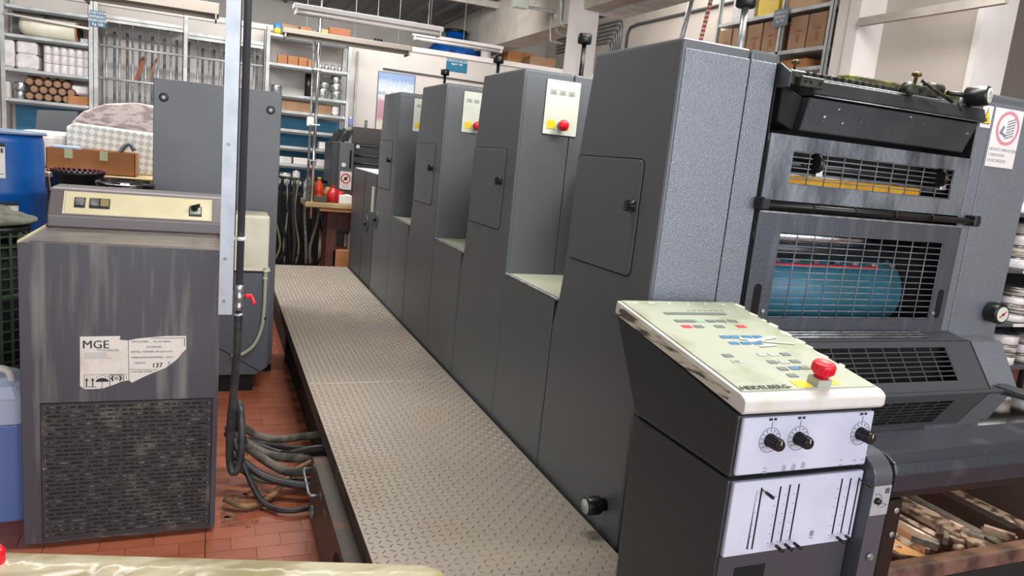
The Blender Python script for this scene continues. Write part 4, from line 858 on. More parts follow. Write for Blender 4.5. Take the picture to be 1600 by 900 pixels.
# ================================================================== FOREGROUND TABLE
TZ = .95
a = onZ(0, 862, TZ); c = onZ(600, 880, TZ); e = onZ(705, 898, TZ)
t = thing('film_covered_table', 'table edge wrapped in creased yellowish film along the bottom of the photo', 'table', (-.1, .9, 0))
dirv = (c-a).normalized(); per = Vector((dirv.y, -dirv.x, 0))
end = a + dirv*((e-a).dot(dirv)-.005)
def loc(s, q): v = a + dirv*s + per*q; return (v.x, v.y)
Lt = (end-a).length
out = [loc(-1.2, 0), loc(Lt-.05, 0)] + [loc(Lt-.05+.05*math.sin(x), .05-.05*math.cos(x)) for x in [PI/2*i/6 for i in range(1, 7)]] + [loc(Lt, .28), loc(-1.2, .28)]
b = NB(); prism(b, out, 'z', TZ-.035, TZ, .008, 3); link('table_top', b, FILM, t)
from mathutils import noise as MN
b = NB(); nx_, ny_ = 150, 34; G = []          # crumpled film stretched over the table top
for i in range(nx_+1):
    row = []
    for j in range(ny_+1):
        s_ = -.5+(Lt+.495)*i/nx_; q_ = .004+.27*j/ny_
        if s_ > Lt-.05: q_ = max(q_, .054-math.sqrt(max(0, .05**2-(s_-Lt+.05)**2)))
        w_ = MN.noise(Vector((s_*26, q_*9, 0)))*.6+MN.noise(Vector((s_*60+q_*30, q_*22, 4)))*.4
        edge = min(1, j/4, (nx_-i)/5)
        v = loc(s_, q_); row.append(b.verts.new((v[0], v[1], TZ+.0012+edge*(.0035+.0045*abs(w_)*1.6))))
    G.append(row)
for i in range(nx_):
    for j in range(ny_):
        f = b.faces.new((G[i][j], G[i+1][j], G[i+1][j+1], G[i][j+1])); f.smooth = True
bmesh.ops.recalc_face_normals(b, faces=b.faces)
q = link('crumpled_film', b, FILM, t)
for s, q in ((-1.1, .06), (Lt-.1, .06), (-1.1, .22), (Lt-.1, .22)):
    p1 = loc(s, q); b = NB(); box(b, p1[0]-.02, p1[0]+.02, p1[1]-.02, p1[1]+.02, 0, TZ-.035); link('leg', b, WOODR, t)
p = onZ(-4, 884, TZ); b = NB(); lathe(b, (p.x-.004, p.y, TZ), (0,0,1), [(.012,0),(.014,.006),(.014,.024),(.010,.03)], 16); tag(link('red_container', b, RED), 'rounded red plastic container on the film-covered table, cut off by the left edge', 'container')

# ================================================================== LEFT SIDE THINGS
# jug
t = thing('liquid_jug', 'translucent jug of blue liquid with navy cap, left of the chiller', 'jug', (-.80, 3.2, 0))
def rr(cx, cy, hx, hy, r, n=5):
    o = []
    for sx, sy, a0 in ((1,1,0), (-1,1,PI/2), (-1,-1,PI), (1,-1,3*PI/2)):
        for i in range(n+1): a = a0+PI/2*i/n; o.append((cx+sx*(hx-r)+r*math.cos(a), cy+sy*(hy-r)+r*math.sin(a)))
    return o
jx, jy, jhx, jhy = -.805, 3.27, .155, .12
b = NB(); prism(b, rr(jx, jy, jhx, jhy, .05), 'z', .0, .40, .006, 2); link('liquid', b, JUGB, t)
b = NB(); prism(b, rr(jx, jy, jhx, jhy, .05), 'z', .401, .505, .004, 1); link('upper_body', b, JUGW, t)
b = NB(); R_ = [[b.verts.new((jx+(p[0]-jx)*s, jy+(p[1]-jy)*s, z)) for p in rr(jx, jy, jhx, jhy, .05)] for s, z in ((.99, .505), (.85, .55), (.6, .575))]
for q, w_ in zip(R_, R_[1:]):
    for i in range(len(q)): b.faces.new((q[i], q[(i+1) % len(q)], w_[(i+1) % len(q)], w_[i]))
b.faces.new(R_[-1]); link('shoulder', b, JUGW, t)
b = NB(); lathe(b, (-.683, 3.24, .52), (.25,-.1,1), [(.034,0),(.037,.004),(.037,.032),(.031,.036)], 20); link('cap', b, NAVY, t)
b = NB(); tube(b, [(-.9, 3.2, .54), (-.9, 3.2, .59), (-.86, 3.2, .615), (-.74, 3.2, .615), (-.71, 3.2, .59), (-.71, 3.22, .54)], .014, 8, 3); link('handle', b, WHITE, t)
# green mesh crate/bin with dirty lid
t = thing('mesh_bin', 'green lattice plastic bin under a dirty round lid, behind the jug', 'bin', (-.93, 3.95, 0))
bx, by, br_ = -.985, 3.95, .20
for i in range(26):
    a = 2*PI*i/26; b = NB(); x, yy = bx+br_*math.cos(a), by+br_*math.sin(a); obox(b, (x, yy, .55), Vector((-math.sin(a), math.cos(a), 0)), Vector((math.cos(a), math.sin(a), 0)), Z_, .006 if i % 4 else .012, .003, .50); link('lattice_upright', b, CRATE, t)
for j in range(21):
    z = .07+j*.048; b = NB(); lathe(b, (bx, by, z), (0,0,1), [(br_-.004,0),(br_+.003,0),(br_+.003,.008 if j % 7 else .03),(br_-.004,.008 if j % 7 else .03)], 26, False); link('lattice_ring', b, CRATE, t)
b = NB(); lathe(b, (bx, by, .0), (0,0,1), [(br_-.01,0),(br_-.01,1.0)], 24); link('bin_liner', b, BLKM, t)
b = NB(); lathe(b, (bx, by, 1.02), (0,0,1), [(br_-.005,0),(br_+.004,.03),(br_-.002,.066)], 28); link('liner_rim', b, BLK, t)
b = NB(); lathe(b, (bx, by, 1.085), (0,0,1), [(br_+.018,0),(br_+.028,.008),(br_+.026,.018),(br_-.0,.024),(br_-.02,.034),(br_-.07,.044),(br_-.08,.064),(br_-.14,.069),(.001,.070)], 40); link('lid', b, BINLID, t)
b = NB(); lathe(b, (bx-.03, by-.02, 1.152), (0,0,1), [(.06,0),(.065,.015),(.05,.03),(.001,.034)], 20); link('lid_handle', b, BINLID, t)
# big blue drum
t = thing('blue_drum', 'large blue plastic drum with a white shipping label at the left edge', 'drum', (-1.26, 5.3, 0))
dx, dy, dr_ = -1.28, 5.35, .30
b = NB(); lathe(b, (dx, dy, .0), (0,0,1), [(dr_-.02,0),(dr_,.02),(dr_,.6),(dr_-.005,.9),(dr_,1.06),(dr_+.006,1.08),(dr_+.006,1.11),(dr_-.002,1.13),(dr_-.004,1.40),(dr_-.012,1.44),(dr_-.03,1.45)], 40); link('body', b, BLUE, t)
b = NB(); lathe(b, (dx, dy, 1.445), (0,0,1), [(dr_+.008,0),(dr_+.012,.006),(dr_+.008,.018),(dr_-.03,.018)], 40); link('rim', b, mat('drum_rim', '#7b90b0', .4), t)
def curved(bm, cx, cy, r, a0, a1, z0, z1, n=10):
    A = [[bm.verts.new((cx+r*math.cos(a0+(a1-a0)*i/n), cy+r*math.sin(a0+(a1-a0)*i/n), z)) for i in range(n+1)] for z in (z0, z1)]
    for i in range(n): bm.faces.new((A[0][i], A[0][i+1], A[1][i+1], A[1][i]))
    return bm
b = NB(); curved(b, dx, dy, dr_+.003, math.radians(240), math.radians(300), 1.19, 1.37); lb = link('shipping_label', b, WHITE, t)
b = NB(); curved(b, dx, dy, dr_+.004, math.radians(240), math.radians(300), 1.372, 1.392); curved(b, dx, dy, dr_+.0042, math.radians(245), math.radians(290), 1.235, 1.245); curved(b, dx, dy, dr_+.0042, math.radians(245), math.radians(298), 1.212, 1.216)
for k in range(22):
    a0 = math.radians(262+k*1.7); curved(b, dx, dy, dr_+.0042, a0, a0+math.radians(.6+.4*(k % 3)), 1.335, 1.362, 1)
for k in range(5): curved(b, dx, dy, dr_+.0042, math.radians(244), math.radians(284+3*(k % 3)), 1.262+k*.013, 1.2655+k*.013)
link('label_print', b, INKY, lb)
b = NB(); curved(b, dx, dy, dr_+.006, math.radians(250), math.radians(312), .95, 1.03); lb = link('hazard_label', b, WHITE, t)
b = NB(); curved(b, dx, dy, dr_+.007, math.radians(250), math.radians(312), 1.03, 1.05)
for k in range(2):
    aa = 285+k*14
    for s_ in (-1, 1):
        for j in range(5): a0 = math.radians(aa+s_*j*1.1); curved(b, dx, dy, dr_+.007, a0, a0+math.radians(1), 1.012-j*.008, 1.017-j*.008, 1)
link('label_print', b, INKY, lb)
# wrapped mattress-like load, bench and box
BY = 6.5
t = thing('work_bench', 'brown-topped bench holding the wrapped bundle and the cardboard box', 'bench', (-.85, 6.8, 0))
b = NB(); box(b, -1.75, -.42, BY-.15, BY+.9, 1.12, 1.155, .004, 1); link('bench_top', b, WOODT, t)
b = NB(); box(b, -1.70, -.45, BY+.5, BY+.53, .1, 1.10); link('back_panel', b, TANKG, t)
for xx in (-1.7, -1.15, -.5):
    for yy in (BY-.1, BY+.8): b = NB(); box(b, xx, xx+.05, yy, yy+.05, 0, 1.12); link('leg', b, BLKM, t)
t = thing('cardboard_box', 'long low open cardboard box with two pale tape tabs, left of the tall cabinet', 'box', (-.87, BY+.1, 1.156))
b = NB(); x0, x1, z0, z1 = -1.172, -.575, 1.157, 1.335
for q in ((x0, x1, BY-.05, BY-.045, z0, z1), (x0, x1, BY+.22, BY+.225, z0, z1), (x0, x0+.005, BY-.05, BY+.22, z0, z1), (x1-.005, x1, BY-.05, BY+.22, z0, z1), (x0, x1, BY-.05, BY+.22, z0, z0+.005)): box(b, *q)
link('carton', b, CARD, t)
for u in (107, 162):
    p = onY(u, 240, BY-.05); b = NB(); box(b, p.x-.027, p.x+.027, BY-.053, BY-.05, z1-.07, z1+.001); link('tape_tab', b, mat('pale_tape', '#c5cfa6', .4), t)
b = NB(); box(b, x0+.02, x0+.2, BY+.0, BY+.18, z1-.03, z1+.015, .012, 2); tag(link('blue_cloth', b, mat('blue_cloth', '#8fa5c4', .8)), 'blue-grey cloth peeping out of the cardboard box', 'cloth')
b = NB(); tube(b, [(-.70, BY+.05, z1-.02), (-.66, BY+.05, z1+.05), (-.62, BY+.05, z1+.07), (-.59, BY+.05, z1+.02)], .018, 8, 3); tag(link('grey_rag', b, mat('grey_rag', '#6c7074', .9)), 'crumpled grey rag sticking out of the cardboard box', 'rag')
t = thing('wrapped_bundle', 'big rounded bundle in diamond-patterned grey wrap beside the tall cabinet', 'bundle', (-.75, 6.95, 1.156))
b = NB(); prism(b, [(-1.09, 1.157), (-.40, 1.157), (-.40, 1.50), (-1.04, 1.53), (-1.09, 1.49)], 'y', BY+.25, BY+.75, .02, 3); link('wrapped_front', b, PATT, t)
b = NB(); prism(b, [(-1.06, 1.525), (-.40, 1.495), (-.40, 1.72), (-.60, 1.735), (-.82, 1.70), (-.98, 1.62)], 'y', BY+.27, BY+.75, .02, 3); link('plastic_top', b, PATT2, t)
b = NB(); box(b, -1.42, -1.10, BY+.3, BY+.7, 1.157, 1.44, .05, 3); tag(link('grey_sack', b, GREYP), 'grey sack slumped between the blue drum and the wrapped bundle', 'sack')
b = NB(); prism(b, [(-1.66, .0), (-1.15, .0), (-1.18, 1.62), (-1.50, 1.60)], 'y', 7.9, 7.95, .004, 1); tag(link('dark_board', b, CABG), 'leaning dark grey board in front of the blue panel', 'board')
# black tub and lid
t = thing('black_tub', 'black bucket with red-stained rim behind the chiller', 'bucket', (-.76, 5.1, 0))
b = NB(); lathe(b, (-.76, 5.1, .9), (0,0,1), [(.08,0),(.10,.1),(.135,.34),(.15,.355),(.14,.365),(.12,.35),(.001,.34)], 28); link('bucket', b, BLK, t)
b = NB()
for k in range(30):
    a = 2*PI*k/30; lathe(b, (-.76+.138*math.cos(a), 5.1+.138*math.sin(a), 1.262), (0,0,1), [(.006,0),(.010,.005),(.004,.012)], 6)
link('red_residue', b, mat('dried_red', '#7d2230', .6, mix='#4a1a20', mscale=30), t)
b = NB(); tube(b, [(-.90, 5.02, 1.25), (-.885, 4.98, 1.15), (-.83, 4.96, 1.05)], .005, 6); link('bail_handle', b, STEEL, t)
b = NB(); box(b, -.9, -.62, 5.0, 5.24, 0, .9); link('stand', b, BLKM, t)
t = thing('black_basin', 'glossy black round basin lying flat behind the chiller control panel', 'basin', (-.47, 4.7, 0))
b = NB(); lathe(b, (-.47, 4.72, 1.19), (0,-.05,1), [(.13,0),(.15,.02),(.155,.045),(.145,.055),(.13,.045),(.05,.040),(.04,.05),(.001,.052)], 36); link('basin_body', b, mat('gloss_black', '#0c0d0e', .12), t)
b = NB(); box(b, -.60, -.36, 4.6, 4.84, 0, 1.185); link('stand', b, BLKM, t)

# ================================================================== BACK WALL RACKING
RY = 9.1
def rect_thing(name, label, cat, u0, v0, u1, v1, y, d, m, group=None, bev=.004, zsnap=None):
    x0, x1, z0, z1 = rectY(u0, v0, u1, v1, y)
    if zsnap is not None: z1 += zsnap-z0; z0 = zsnap
    b = NB(); box(b, x0, x1, y, y+d, z0, z1, bev, 1); o = link(name, b, m, None, ((x0+x1)/2, y+d/2, z0)); return tag(o, label, cat, group)
def rack(label, xs, shelves, y, depth, ztop, parent_label=None, blue=None):
    t = thing('storage_rack', label, 'rack', ((xs[0]+xs[-1])/2, y+depth/2, 0), 'steel racks along the back wall')
    for x in xs:
        for yy in (y, y+depth-.04):
            b = NB(); box(b, x-.022, x+.022, yy, yy+.005, 0, ztop); box(b, x-.022, x-.017, yy, yy+.035, 0, ztop); link('upright', b, SHELF, t)
    for (i, j, z) in shelves:
        b = NB(); box(b, xs[i]+.022, xs[j]-.022, y+.004, y+depth, z-.032, z, .002, 1); sh = link('shelf', b, SHELF, t)
        b = NB(); box(b, xs[i]+.022, xs[j]-.022, y+.008, y+.012, z-.055, z-.032); link('shelf_lip', b, SHELFD, sh)
        for x in (xs[i]+.03, xs[j]-.03):
            b = NB(); lathe(b, (x, y+.0, z-.018), (0,-1,0), [(.012,0),(.010,.006)], 8); link('bolt', b, CHROME, sh)
    if blue:
        for (xa, xb, za, zb) in blue:
            b = NB(); box(b, xa, xb, y+depth-.05, y+depth-.045, za, zb); link('blue_back', b, BLUEP, t)
    return t
rack('left steel rack holding rolls, tubes and white packs', (-2.02, -1.235), [(0,1,2.62), (0,1,2.335), (0,1,1.998), (0,1,1.695), (0,1,1.15)], RY, .45, 3.4, blue=[(-2.0, -1.25, .6, 1.66)])
rack('right steel rack of cans and boxes left of the poster', (.53, 1.45), [(0,1,2.715), (0,1,2.395), (0,1,2.062), (0,1,1.876), (0,1,1.665), (0,1,1.468), (0,1,1.265), (0,1,1.06), (0,1,.84)], RY, .45, 2.78, blue=[(.55, 1.43, .5, 1.80)])
# grid rack with upright rods for plates
t = thing('rod_rack', 'middle rack of close-set vertical rods between the two shelf racks', 'rack', (-.4, RY+.2, 0))
for x in (-1.19, -.327):
    b = NB(); box(b, x-.022, x+.022, RY, RY+.005, 0, 2.78); box(b, x-.022, x-.017, RY, RY+.035, 0, 2.78); link('upright', b, SHELF, t)
for i in range(7):
    x = -1.09+i*.124
    b = NB(); tube(b, [(x, RY+.02, 1.2), (x, RY+.02, 2.60)], .011, 8); link('rod', b, STEEL, t)
    b = NB(); tube(b, [(x+.045, RY+.30, 1.2), (x+.045, RY+.30, 2.52)], .014, 8); link('rod', b, BARG, t)
for i in range(6):
    x = -.20+i*.118
    b = NB(); tube(b, [(x, RY+.02, 1.2), (x, RY+.02, 2.55)], .011, 8); link('rod', b, STEEL, t)
    b = NB(); tube(b, [(x+.045, RY+.30, 1.2), (x+.045, RY+.30, 2.47)], .014, 8); link('rod', b, BARG, t)
for z, xa, xb in ((2.335, -1.17, -.35), (2.0, -1.17, -.35), (2.335, -.30, .48), (2.0, -.30, .48)):
    b = NB(); tube(b, [(xa, RY+.005, z), (xb, RY+.005, z)], .014, 8); link('cross_rod', b, SHELF, t)
for z, xa, xb in ((2.655, -1.17, -.35), (2.60, -.30, .48)):
    b = NB(); box(b, xa, xb, RY, RY+.45, z-.04, z, .002, 1); box(b, xa, xb, RY+.004, RY+.01, z-.075, z-.045); link('shelf', b, SHELF, t)
b = NB(); tube(b, [(-1.17, RY+.38, 2.49), (.48, RY+.38, 2.47)], .012, 8); link('cross_rod', b, WHITE, t)
b = NB(); box(b, -1.17, .46, RY+.42, RY+.43, .6, 2.58); link('grey_backing', b, GREYP, t)
for u0, v0, u1, v1, m in ((213, 125, 226, 88, CARD3), (233, 125, 245, 91, CARD2)):
    a, c = onY(u0, v0, RY+.2), onY(u1, v1, RY+.2); d = (c-a).normalized(); b = NB(); obox(b, (a+c)/2, d, Y_, d.cross(Y_), (c-a).length/2, .01, .02 if u0 < 220 else .01); tag(link('leaning_board', b, m), 'wider brown slat leaning among the rods' if u0 < 220 else 'narrow pale slat leaning among the rods', 'slat')
# long film roll on upper left shelf etc
t = thing('film_roll', 'long plastic-wrapped tan roll with dark core on the left rack', 'roll', (-1.7, RY+.2, 2.336))
a = Vector((-1.86, RY+.12, 2.336+.10)); c = Vector((-1.37, RY+.10, 2.336+.10))
b = NB(); lathe(b, a, (c-a).normalized(), [(.07,-.02),(.095,.03),(.10,.12),(.10,(c-a).length)], 24); link('wrapped_roll', b, TRANSP, t)
b = NB(); lathe(b, c, (1,-.25,0), [(.1,0),(.1,.03),(.088,.03),(.08,.0)], 24, False); link('roll_end', b, CARD, t)
b = NB(); lathe(b, c+Vector((.0,-.003,0)), (1,-.25,0), [(.085,0),(.085,.028)], 24); link('dark_core', b, BLKM, t)
b = NB(); tube(b, [(-2.0, RY-.02, 2.52), (-1.24, RY-.02, 2.48)], .014, 8); tag(link('white_rail', b, WHITE), 'white rail across the front of the left rack', 'rail')
b = NB(); prism(b, [(-1.80, 2.47), (-1.66, 2.43), (-1.43, 2.54), (-1.70, 2.57)], 'y', RY+.3, RY+.32); tag(link('black_board', b, BLKM), 'black pointed board behind the film roll', 'board')
b = NB(); box(b, -2.0, -1.93, RY+.35, RY+.4, 2.336, 2.57); tag(link('dark_board', b, CABG), 'narrow dark upright panel at the left end of the rack', 'panel')
rect_thing('jar', 'short silver jar beside the film roll', 'jar', 119, 55, 138, 63, RY+.1, .1, TIN, zsnap=2.336)
# white packs on second shelf
rect_thing('white_pack', 'white plastic-wrapped pack at the left end of the shelf', 'pack', 0, 60, 22, 104, RY+.02, .3, PLW, 'white packs on the left rack', .02, 1.999)
o = rect_thing('white_pack', 'white pack at the bottom, second from the left', 'pack', 24, 83, 60, 106, RY+.02, .3, PLW, 'white packs on the left rack', .02, 1.999)
rect_thing('white_pack', 'creased white pack lying on top of another pack', 'pack', 25, 62, 58, 83, RY+.02, .28, PLW, 'white packs on the left rack', .02, o.location.z+o.dimensions.z if False else 1.999+(rectY(24,83,60,106,RY+.02)[3]-rectY(24,83,60,106,RY+.02)[2]))
ORD = ('first', 'second', 'third', 'fourth', 'fifth', 'sixth')
rz = .092; base = 1.999
proto = None
xsr = [onY(u, 95, RY+.1).x for u in (75, 87.5, 100, 112, 124.5, 136.5)]
for i, x in enumerate(xsr):
    for j in range(3):
        if proto is None:
            proto = thing('paper_roll', 'white wrapped roll, first column from the left, bottom row of the block', 'roll', (x, RY+.1, base), 'white rolls on the left rack')
            b = NB(); lathe(b, (x, RY+.1, base), (0,0,1), [(.034,0),(.038,.005),(.038,.083),(.034,.088)], 16); link('roll_body', b, PLW, proto)
            b = NB(); lathe(b, (x, RY+.1, base+.0875), (0,0,1), [(.012,0),(.012,.002)], 10); link('roll_core', b, KEYL, proto)
        else: copytree(proto, (x, RY+.1, base+j*.0905), f'white wrapped roll, {ORD[i]} column from the left, {("bottom", "middle", "top")[j]} row of the block')
# brown cores in a carton
rect_thing('carton', 'brown open carton behind the stacked tubes', 'box', 50, 119, 107, 160, RY+.28, .12, CARD3, zsnap=1.696)
proto = None; rad = .041
core_rows = [[45, 60, 74, 88, 101], [52, 66, 81, 96], [46, 60, 74, 88], [74, 88]]
zrow = 1.696+rad+.001
for r, (n, x0) in enumerate(((5, -1.80), (5, -1.758), (5, -1.80), (3, -1.674))):
    for i in range(n):
        x = x0+i*.0835; z = zrow+r*.0725
        if proto is None:
            proto = thing('cardboard_core', 'brown cardboard tube end, bottom layer of the pile, first from the left', 'tube', (x, RY+.05, z), 'stacked cardboard tubes')
            b = NB(); lathe(b, (x, RY+.05, z), (0,1,0), [(.033,.002),(.033,0),(.041,0),(.041,.22)], 18, False); link('tube_wall', b, mat('core_rim', '#4b3a2e', .8), proto)
            b = NB(); lathe(b, (x, RY+.056, z), (0,1,0), [(.0335,0),(.0335,.01)], 18); link('tube_inside', b, CARD2, proto)
        else: copytree(proto, (x, RY+.05, z), f'brown cardboard tube end, {("bottom", "second", "third", "top")[r]} layer of the pile, {ORD[i]} from the left')
def can(label, u0, v0, u1, v1, y, m, zs, cat='can', group='metal cans on the racks', name='metal_can'):
    x0, x1, z0, z1 = rectY(u0, v0, u1, v1, y); r = (x1-x0)/2; h = z1-z0
    t = thing(name, label, cat, ((x0+x1)/2, y+r, zs), group)
    b = NB(); lathe(b, ((x0+x1)/2, y+r, zs), (0,0,1), [(r*.97,0),(r,.006),(r,h-.006),(r*.97,h)], 20); link('can_body', b, m, t)
    b = NB(); lathe(b, ((x0+x1)/2, y+r, zs+h-.012), (0,0,1), [(r*1.03,0),(r*1.03,.01),(r*.9,.011),(r*.9,.006)], 20, False); link('can_rim', b, CHROME, t)
    return zs+h
h = can('lower silver tin at the left end of the lowest stocked shelf', 19, 143, 39, 155, RY+.05, TIN, 1.696)
can('upper silver tin stacked on another tin left of the tubes', 17, 129, 41, 143, RY+.05, TIN, h)
rect_thing('carton', 'low cardboard box at the right end of the tube shelf', 'box', 106, 150, 140, 163, RY+.03, .3, CARD, zsnap=1.696)
rect_thing('clear_bag', 'crumpled clear bag on the box right of the tubes', 'bag', 110, 127, 139, 142, RY+.1, .2, PLW, bev=.02, zsnap=1.80)
rect_thing('white_carton', 'pale grey carton at the far left of the tube shelf', 'box', 0, 125, 15, 150, RY+.02, .2, GREYP, zsnap=1.696)
rect_thing('white_sheet', 'white sheet hanging below the pack shelf at left', 'sheet', 5, 106, 44, 128, RY+.4, .01, PLW)
# middle rack contents
MB_ = 2.396
for i, (u0, v0, u1, v1, l) in enumerate(((434,83,448,97,'small brown box at the left of the row of four'), (450,86,466,100,'second small brown box in the row of four'), (467,88,480,102,'third small brown box in the row of four'), (481,92,489,103,'narrow last brown box in the row of four'))):
    rect_thing('small_box', l, 'box', u0, v0, u1, v1, RY+.05, .12, CARD, 'small brown boxes', .003, MB_)
for i, (u, l) in enumerate(((500,'metal fitting just right of the twin conduits'), (510,'second metal fitting on the upper shelf'), (520,'third metal fitting on the upper shelf'), (531,'metal fitting nearest the rack upright'))):
    x = onY(u, 105, RY+.1).x; b = NB(); lathe(b, (x, RY+.1, MB_+.001), (0,0,1), [(.03,0),(.03,.03),(.018,.04),(.018,.06),(.026,.065)], 12); tag(link('metal_fitting', b, TIN, None, (x, RY+.1, MB_)), l, 'fitting', 'metal fittings')
z = 2.063
can('lone silver can left of the twin conduits', 424, 129, 441, 141, RY+.05, TIN, z)
h = can('silver can on the shelf just right of the twin conduits', 497, 137, 514, 152, RY+.05, TIN, z)
can('silver can stacked on another right of the twin conduits', 500, 127, 515, 137, RY+.05, TIN, h)
h = can('bottom can of the stack of three by the rack upright', 518, 142, 536, 155, RY+.05, TIN, z)
h = can('middle can of the stack of three by the rack upright', 517, 130, 536, 142, RY+.05, TIN, h)
can('top can of the stack of three by the rack upright', 518, 117, 536, 130, RY+.05, TIN, h)
b = NB(); lathe(b, (1.02, RY+.2, z), (0,0,1), [(.05,0),(.05,.27)], 14); tag(link('dark_canister', b, BLK), 'tall dark canister behind the twin conduits', 'canister')
rect_thing('carton', 'long taped brown carton under the cans', 'box', 440, 153, 487, 173, RY+.06, .3, CARD2, zsnap=1.877)
rect_thing('carton', 'smaller brown carton right of the twin conduits', 'box', 497, 162, 518, 177, RY+.06, .3, CARD2, zsnap=1.877)
rect_thing('white_bag', 'crumpled white bag at the right end of the carton shelf', 'bag', 519, 162, 530, 178, RY+.06, .2, PLW, zsnap=1.877, bev=.02)
rect_thing('white_box', 'white box on the blue-backed shelf', 'box', 499, 215, 515, 226, RY+.05, .2, WHITE, zsnap=1.469)
rect_thing('paper_stack', 'left stack of pale papers on the blue-backed rack', 'papers', 437, 236, 456, 246, RY+.03, .3, GREYP, 'paper stacks', zsnap=1.266)
rect_thing('paper_stack', 'middle stack of pale papers on the blue-backed rack', 'papers', 459, 237, 486, 247, RY+.03, .3, WHITE, 'paper stacks', zsnap=1.266)
rect_thing('paper_stack', 'right stack of pale papers on the blue-backed rack', 'papers', 495, 240, 512, 250, RY+.03, .3, GREYP, 'paper stacks', zsnap=1.266)
can('white jar with a dark lid on the lower rack shelf', 438, 256, 456, 268, RY+.03, PLW, 1.061, 'jar', 'jars on the lower shelf', 'jar')
can('taller white jar on the lower rack shelf', 458, 252, 470, 269, RY+.03, PLW, 1.061, 'jar', 'jars on the lower shelf', 'jar')
rect_thing('folded_cloth', 'folded dusty pink cloth on the lowest visible shelf', 'cloth', 440, 283, 470, 292, RY+.03, .3, mat('dusty_pink', '#a08a88', .9), zsnap=.841)
# boxes on top of the middle rack
for (u0, v0, u1, v1, l, m) in ((440,20,466,38,'brown carton with white tape on top of the right rack',CARD2), (470,23,488,41,'tall carton with a blue label on top of the right rack',CARD), (500,28,514,47,'pale yellow carton on top of the right rack',mat('yellow_card','#c9a26a',.8)), (515,30,548,54,'largest reddish carton on top of the right rack',CARD3)):
    rect_thing('carton', l, 'box', u0, v0, u1, v1, RY+.08, .3, m, 'cartons on the rack top', zsnap=2.716)
rect_thing('blue_bag', 'blue bag at the left of the rack top', 'bag', 428, 30, 440, 42, RY+.02, .1, BLUEF, zsnap=2.75, bev=.02)
rect_thing('yellow_bag', 'small yellow bag on the rack corner', 'bag', 428, 42, 439, 51, RY-.0, .1, YEL, zsnap=2.716, bev=.015)

# signs
def sign(name, label, u0, v0, u1, v1, y, m, lines, size, mw=WHITE):
    x0, x1, z0, z1 = rectY(u0, v0, u1, v1, y)
    t = thing(name, label, 'sign', ((x0+x1)/2, y, z0))
    b = NB(); box(b, x0, x1, y-.004, y, z0, z1); link('plate', b, m, t)
    for i, s in enumerate(lines): text('lettering', s, size, ((x0+x1)/2, y-.0045, z1-size*(.95+1.05*i)), *FRONT, mw, t, 'CENTER', bold=.0005)
    return t
sign('load_sign', 'blue load sign reading Kg 100 on the rack upright', 140, 17, 165, 42, RY-.01, BLUS, ('PORTATA', 'RIPIANO', 'UNIFORME', 'Kg 100'), .036)
sign('load_sign', 'teal sign reading PORTATA SOLAIO on the back wall', 697, 93, 730, 113, BW, TEAL, ('PORTATA SOLAIO', 'Kg/m² 100'), .036)
# poster
x0, x1, z0, z1 = 1.895, 2.38, 1.55, 2.505
t = thing('wall_poster', 'framed landscape poster of a pink flower field on the back wall', 'poster', ((x0+x1)/2, BW, z0))
b = NB(); box(b, x0, x1, BW-.015, BW, z0, z1, .002, 1); link('frame', b, mat('poster_frame', '#5f7886', .5), t)
b = NB(); box(b, x0+.012, x1-.012, BW-.018, BW-.014, z0+.012, z1-.012); link('print', b, POSTER, t)
b = NB(); tube(b, [(1.95, BW-.02, 2.54), (4.5, BW-.02, 2.52)], .010, 8); tag(link('wall_conduit', b, SHELFD), 'thin grey conduit running level above the poster', 'conduit')
b = NB(); tube(b, [(1.62, BW-.03, .2), (1.62, BW-.03, 2.7)], .014, 8); tag(link('wall_pipe', b, SHELF), 'vertical grey pipe on the back wall right of the rack', 'pipe')
# twin conduits in front of the middle rack
t = thing('twin_conduit', 'pair of slim steel conduits with a white switch box before the right rack', 'conduit', (.75, 7.5, 0))
xa = onY(487, 150, 7.5).x; xb = onY(495, 150, 7.5).x
b = NB(); tube(b, [(xa, 7.5, .9), (xa, 7.5, 2.6)], .012, 8); link('conduit', b, STEEL, t)
b = NB(); tube(b, [(xb, 7.5, .8), (xb, 7.5, 3.6)], .015, 8); link('conduit', b, CHROME, t)
p = onY(485, 190, 7.48); b = NB(); box(b, p.x-.035, p.x+.03, 7.45, 7.49, p.z-.045, p.z+.045, .006, 1); link('switch_box', b, PALE, t)
for v in (60, 110, 195, 250):
    p = onY(492, v, 7.49); b = NB(); box(b, xa-.015, xb+.02, 7.485, 7.315, p.z-.006, p.z+.006); link('saddle', b, CHROME, t)
p = onY(548, 190, 9.0)
can('blue and white bottle hanging on the wall beyond the black machine', 544, 178, 553, 193, 9.3, mat('lilac', '#8f9bd6', .4), onY(548, 198, 9.3).z, 'bottle', None, 'wall_bottle')

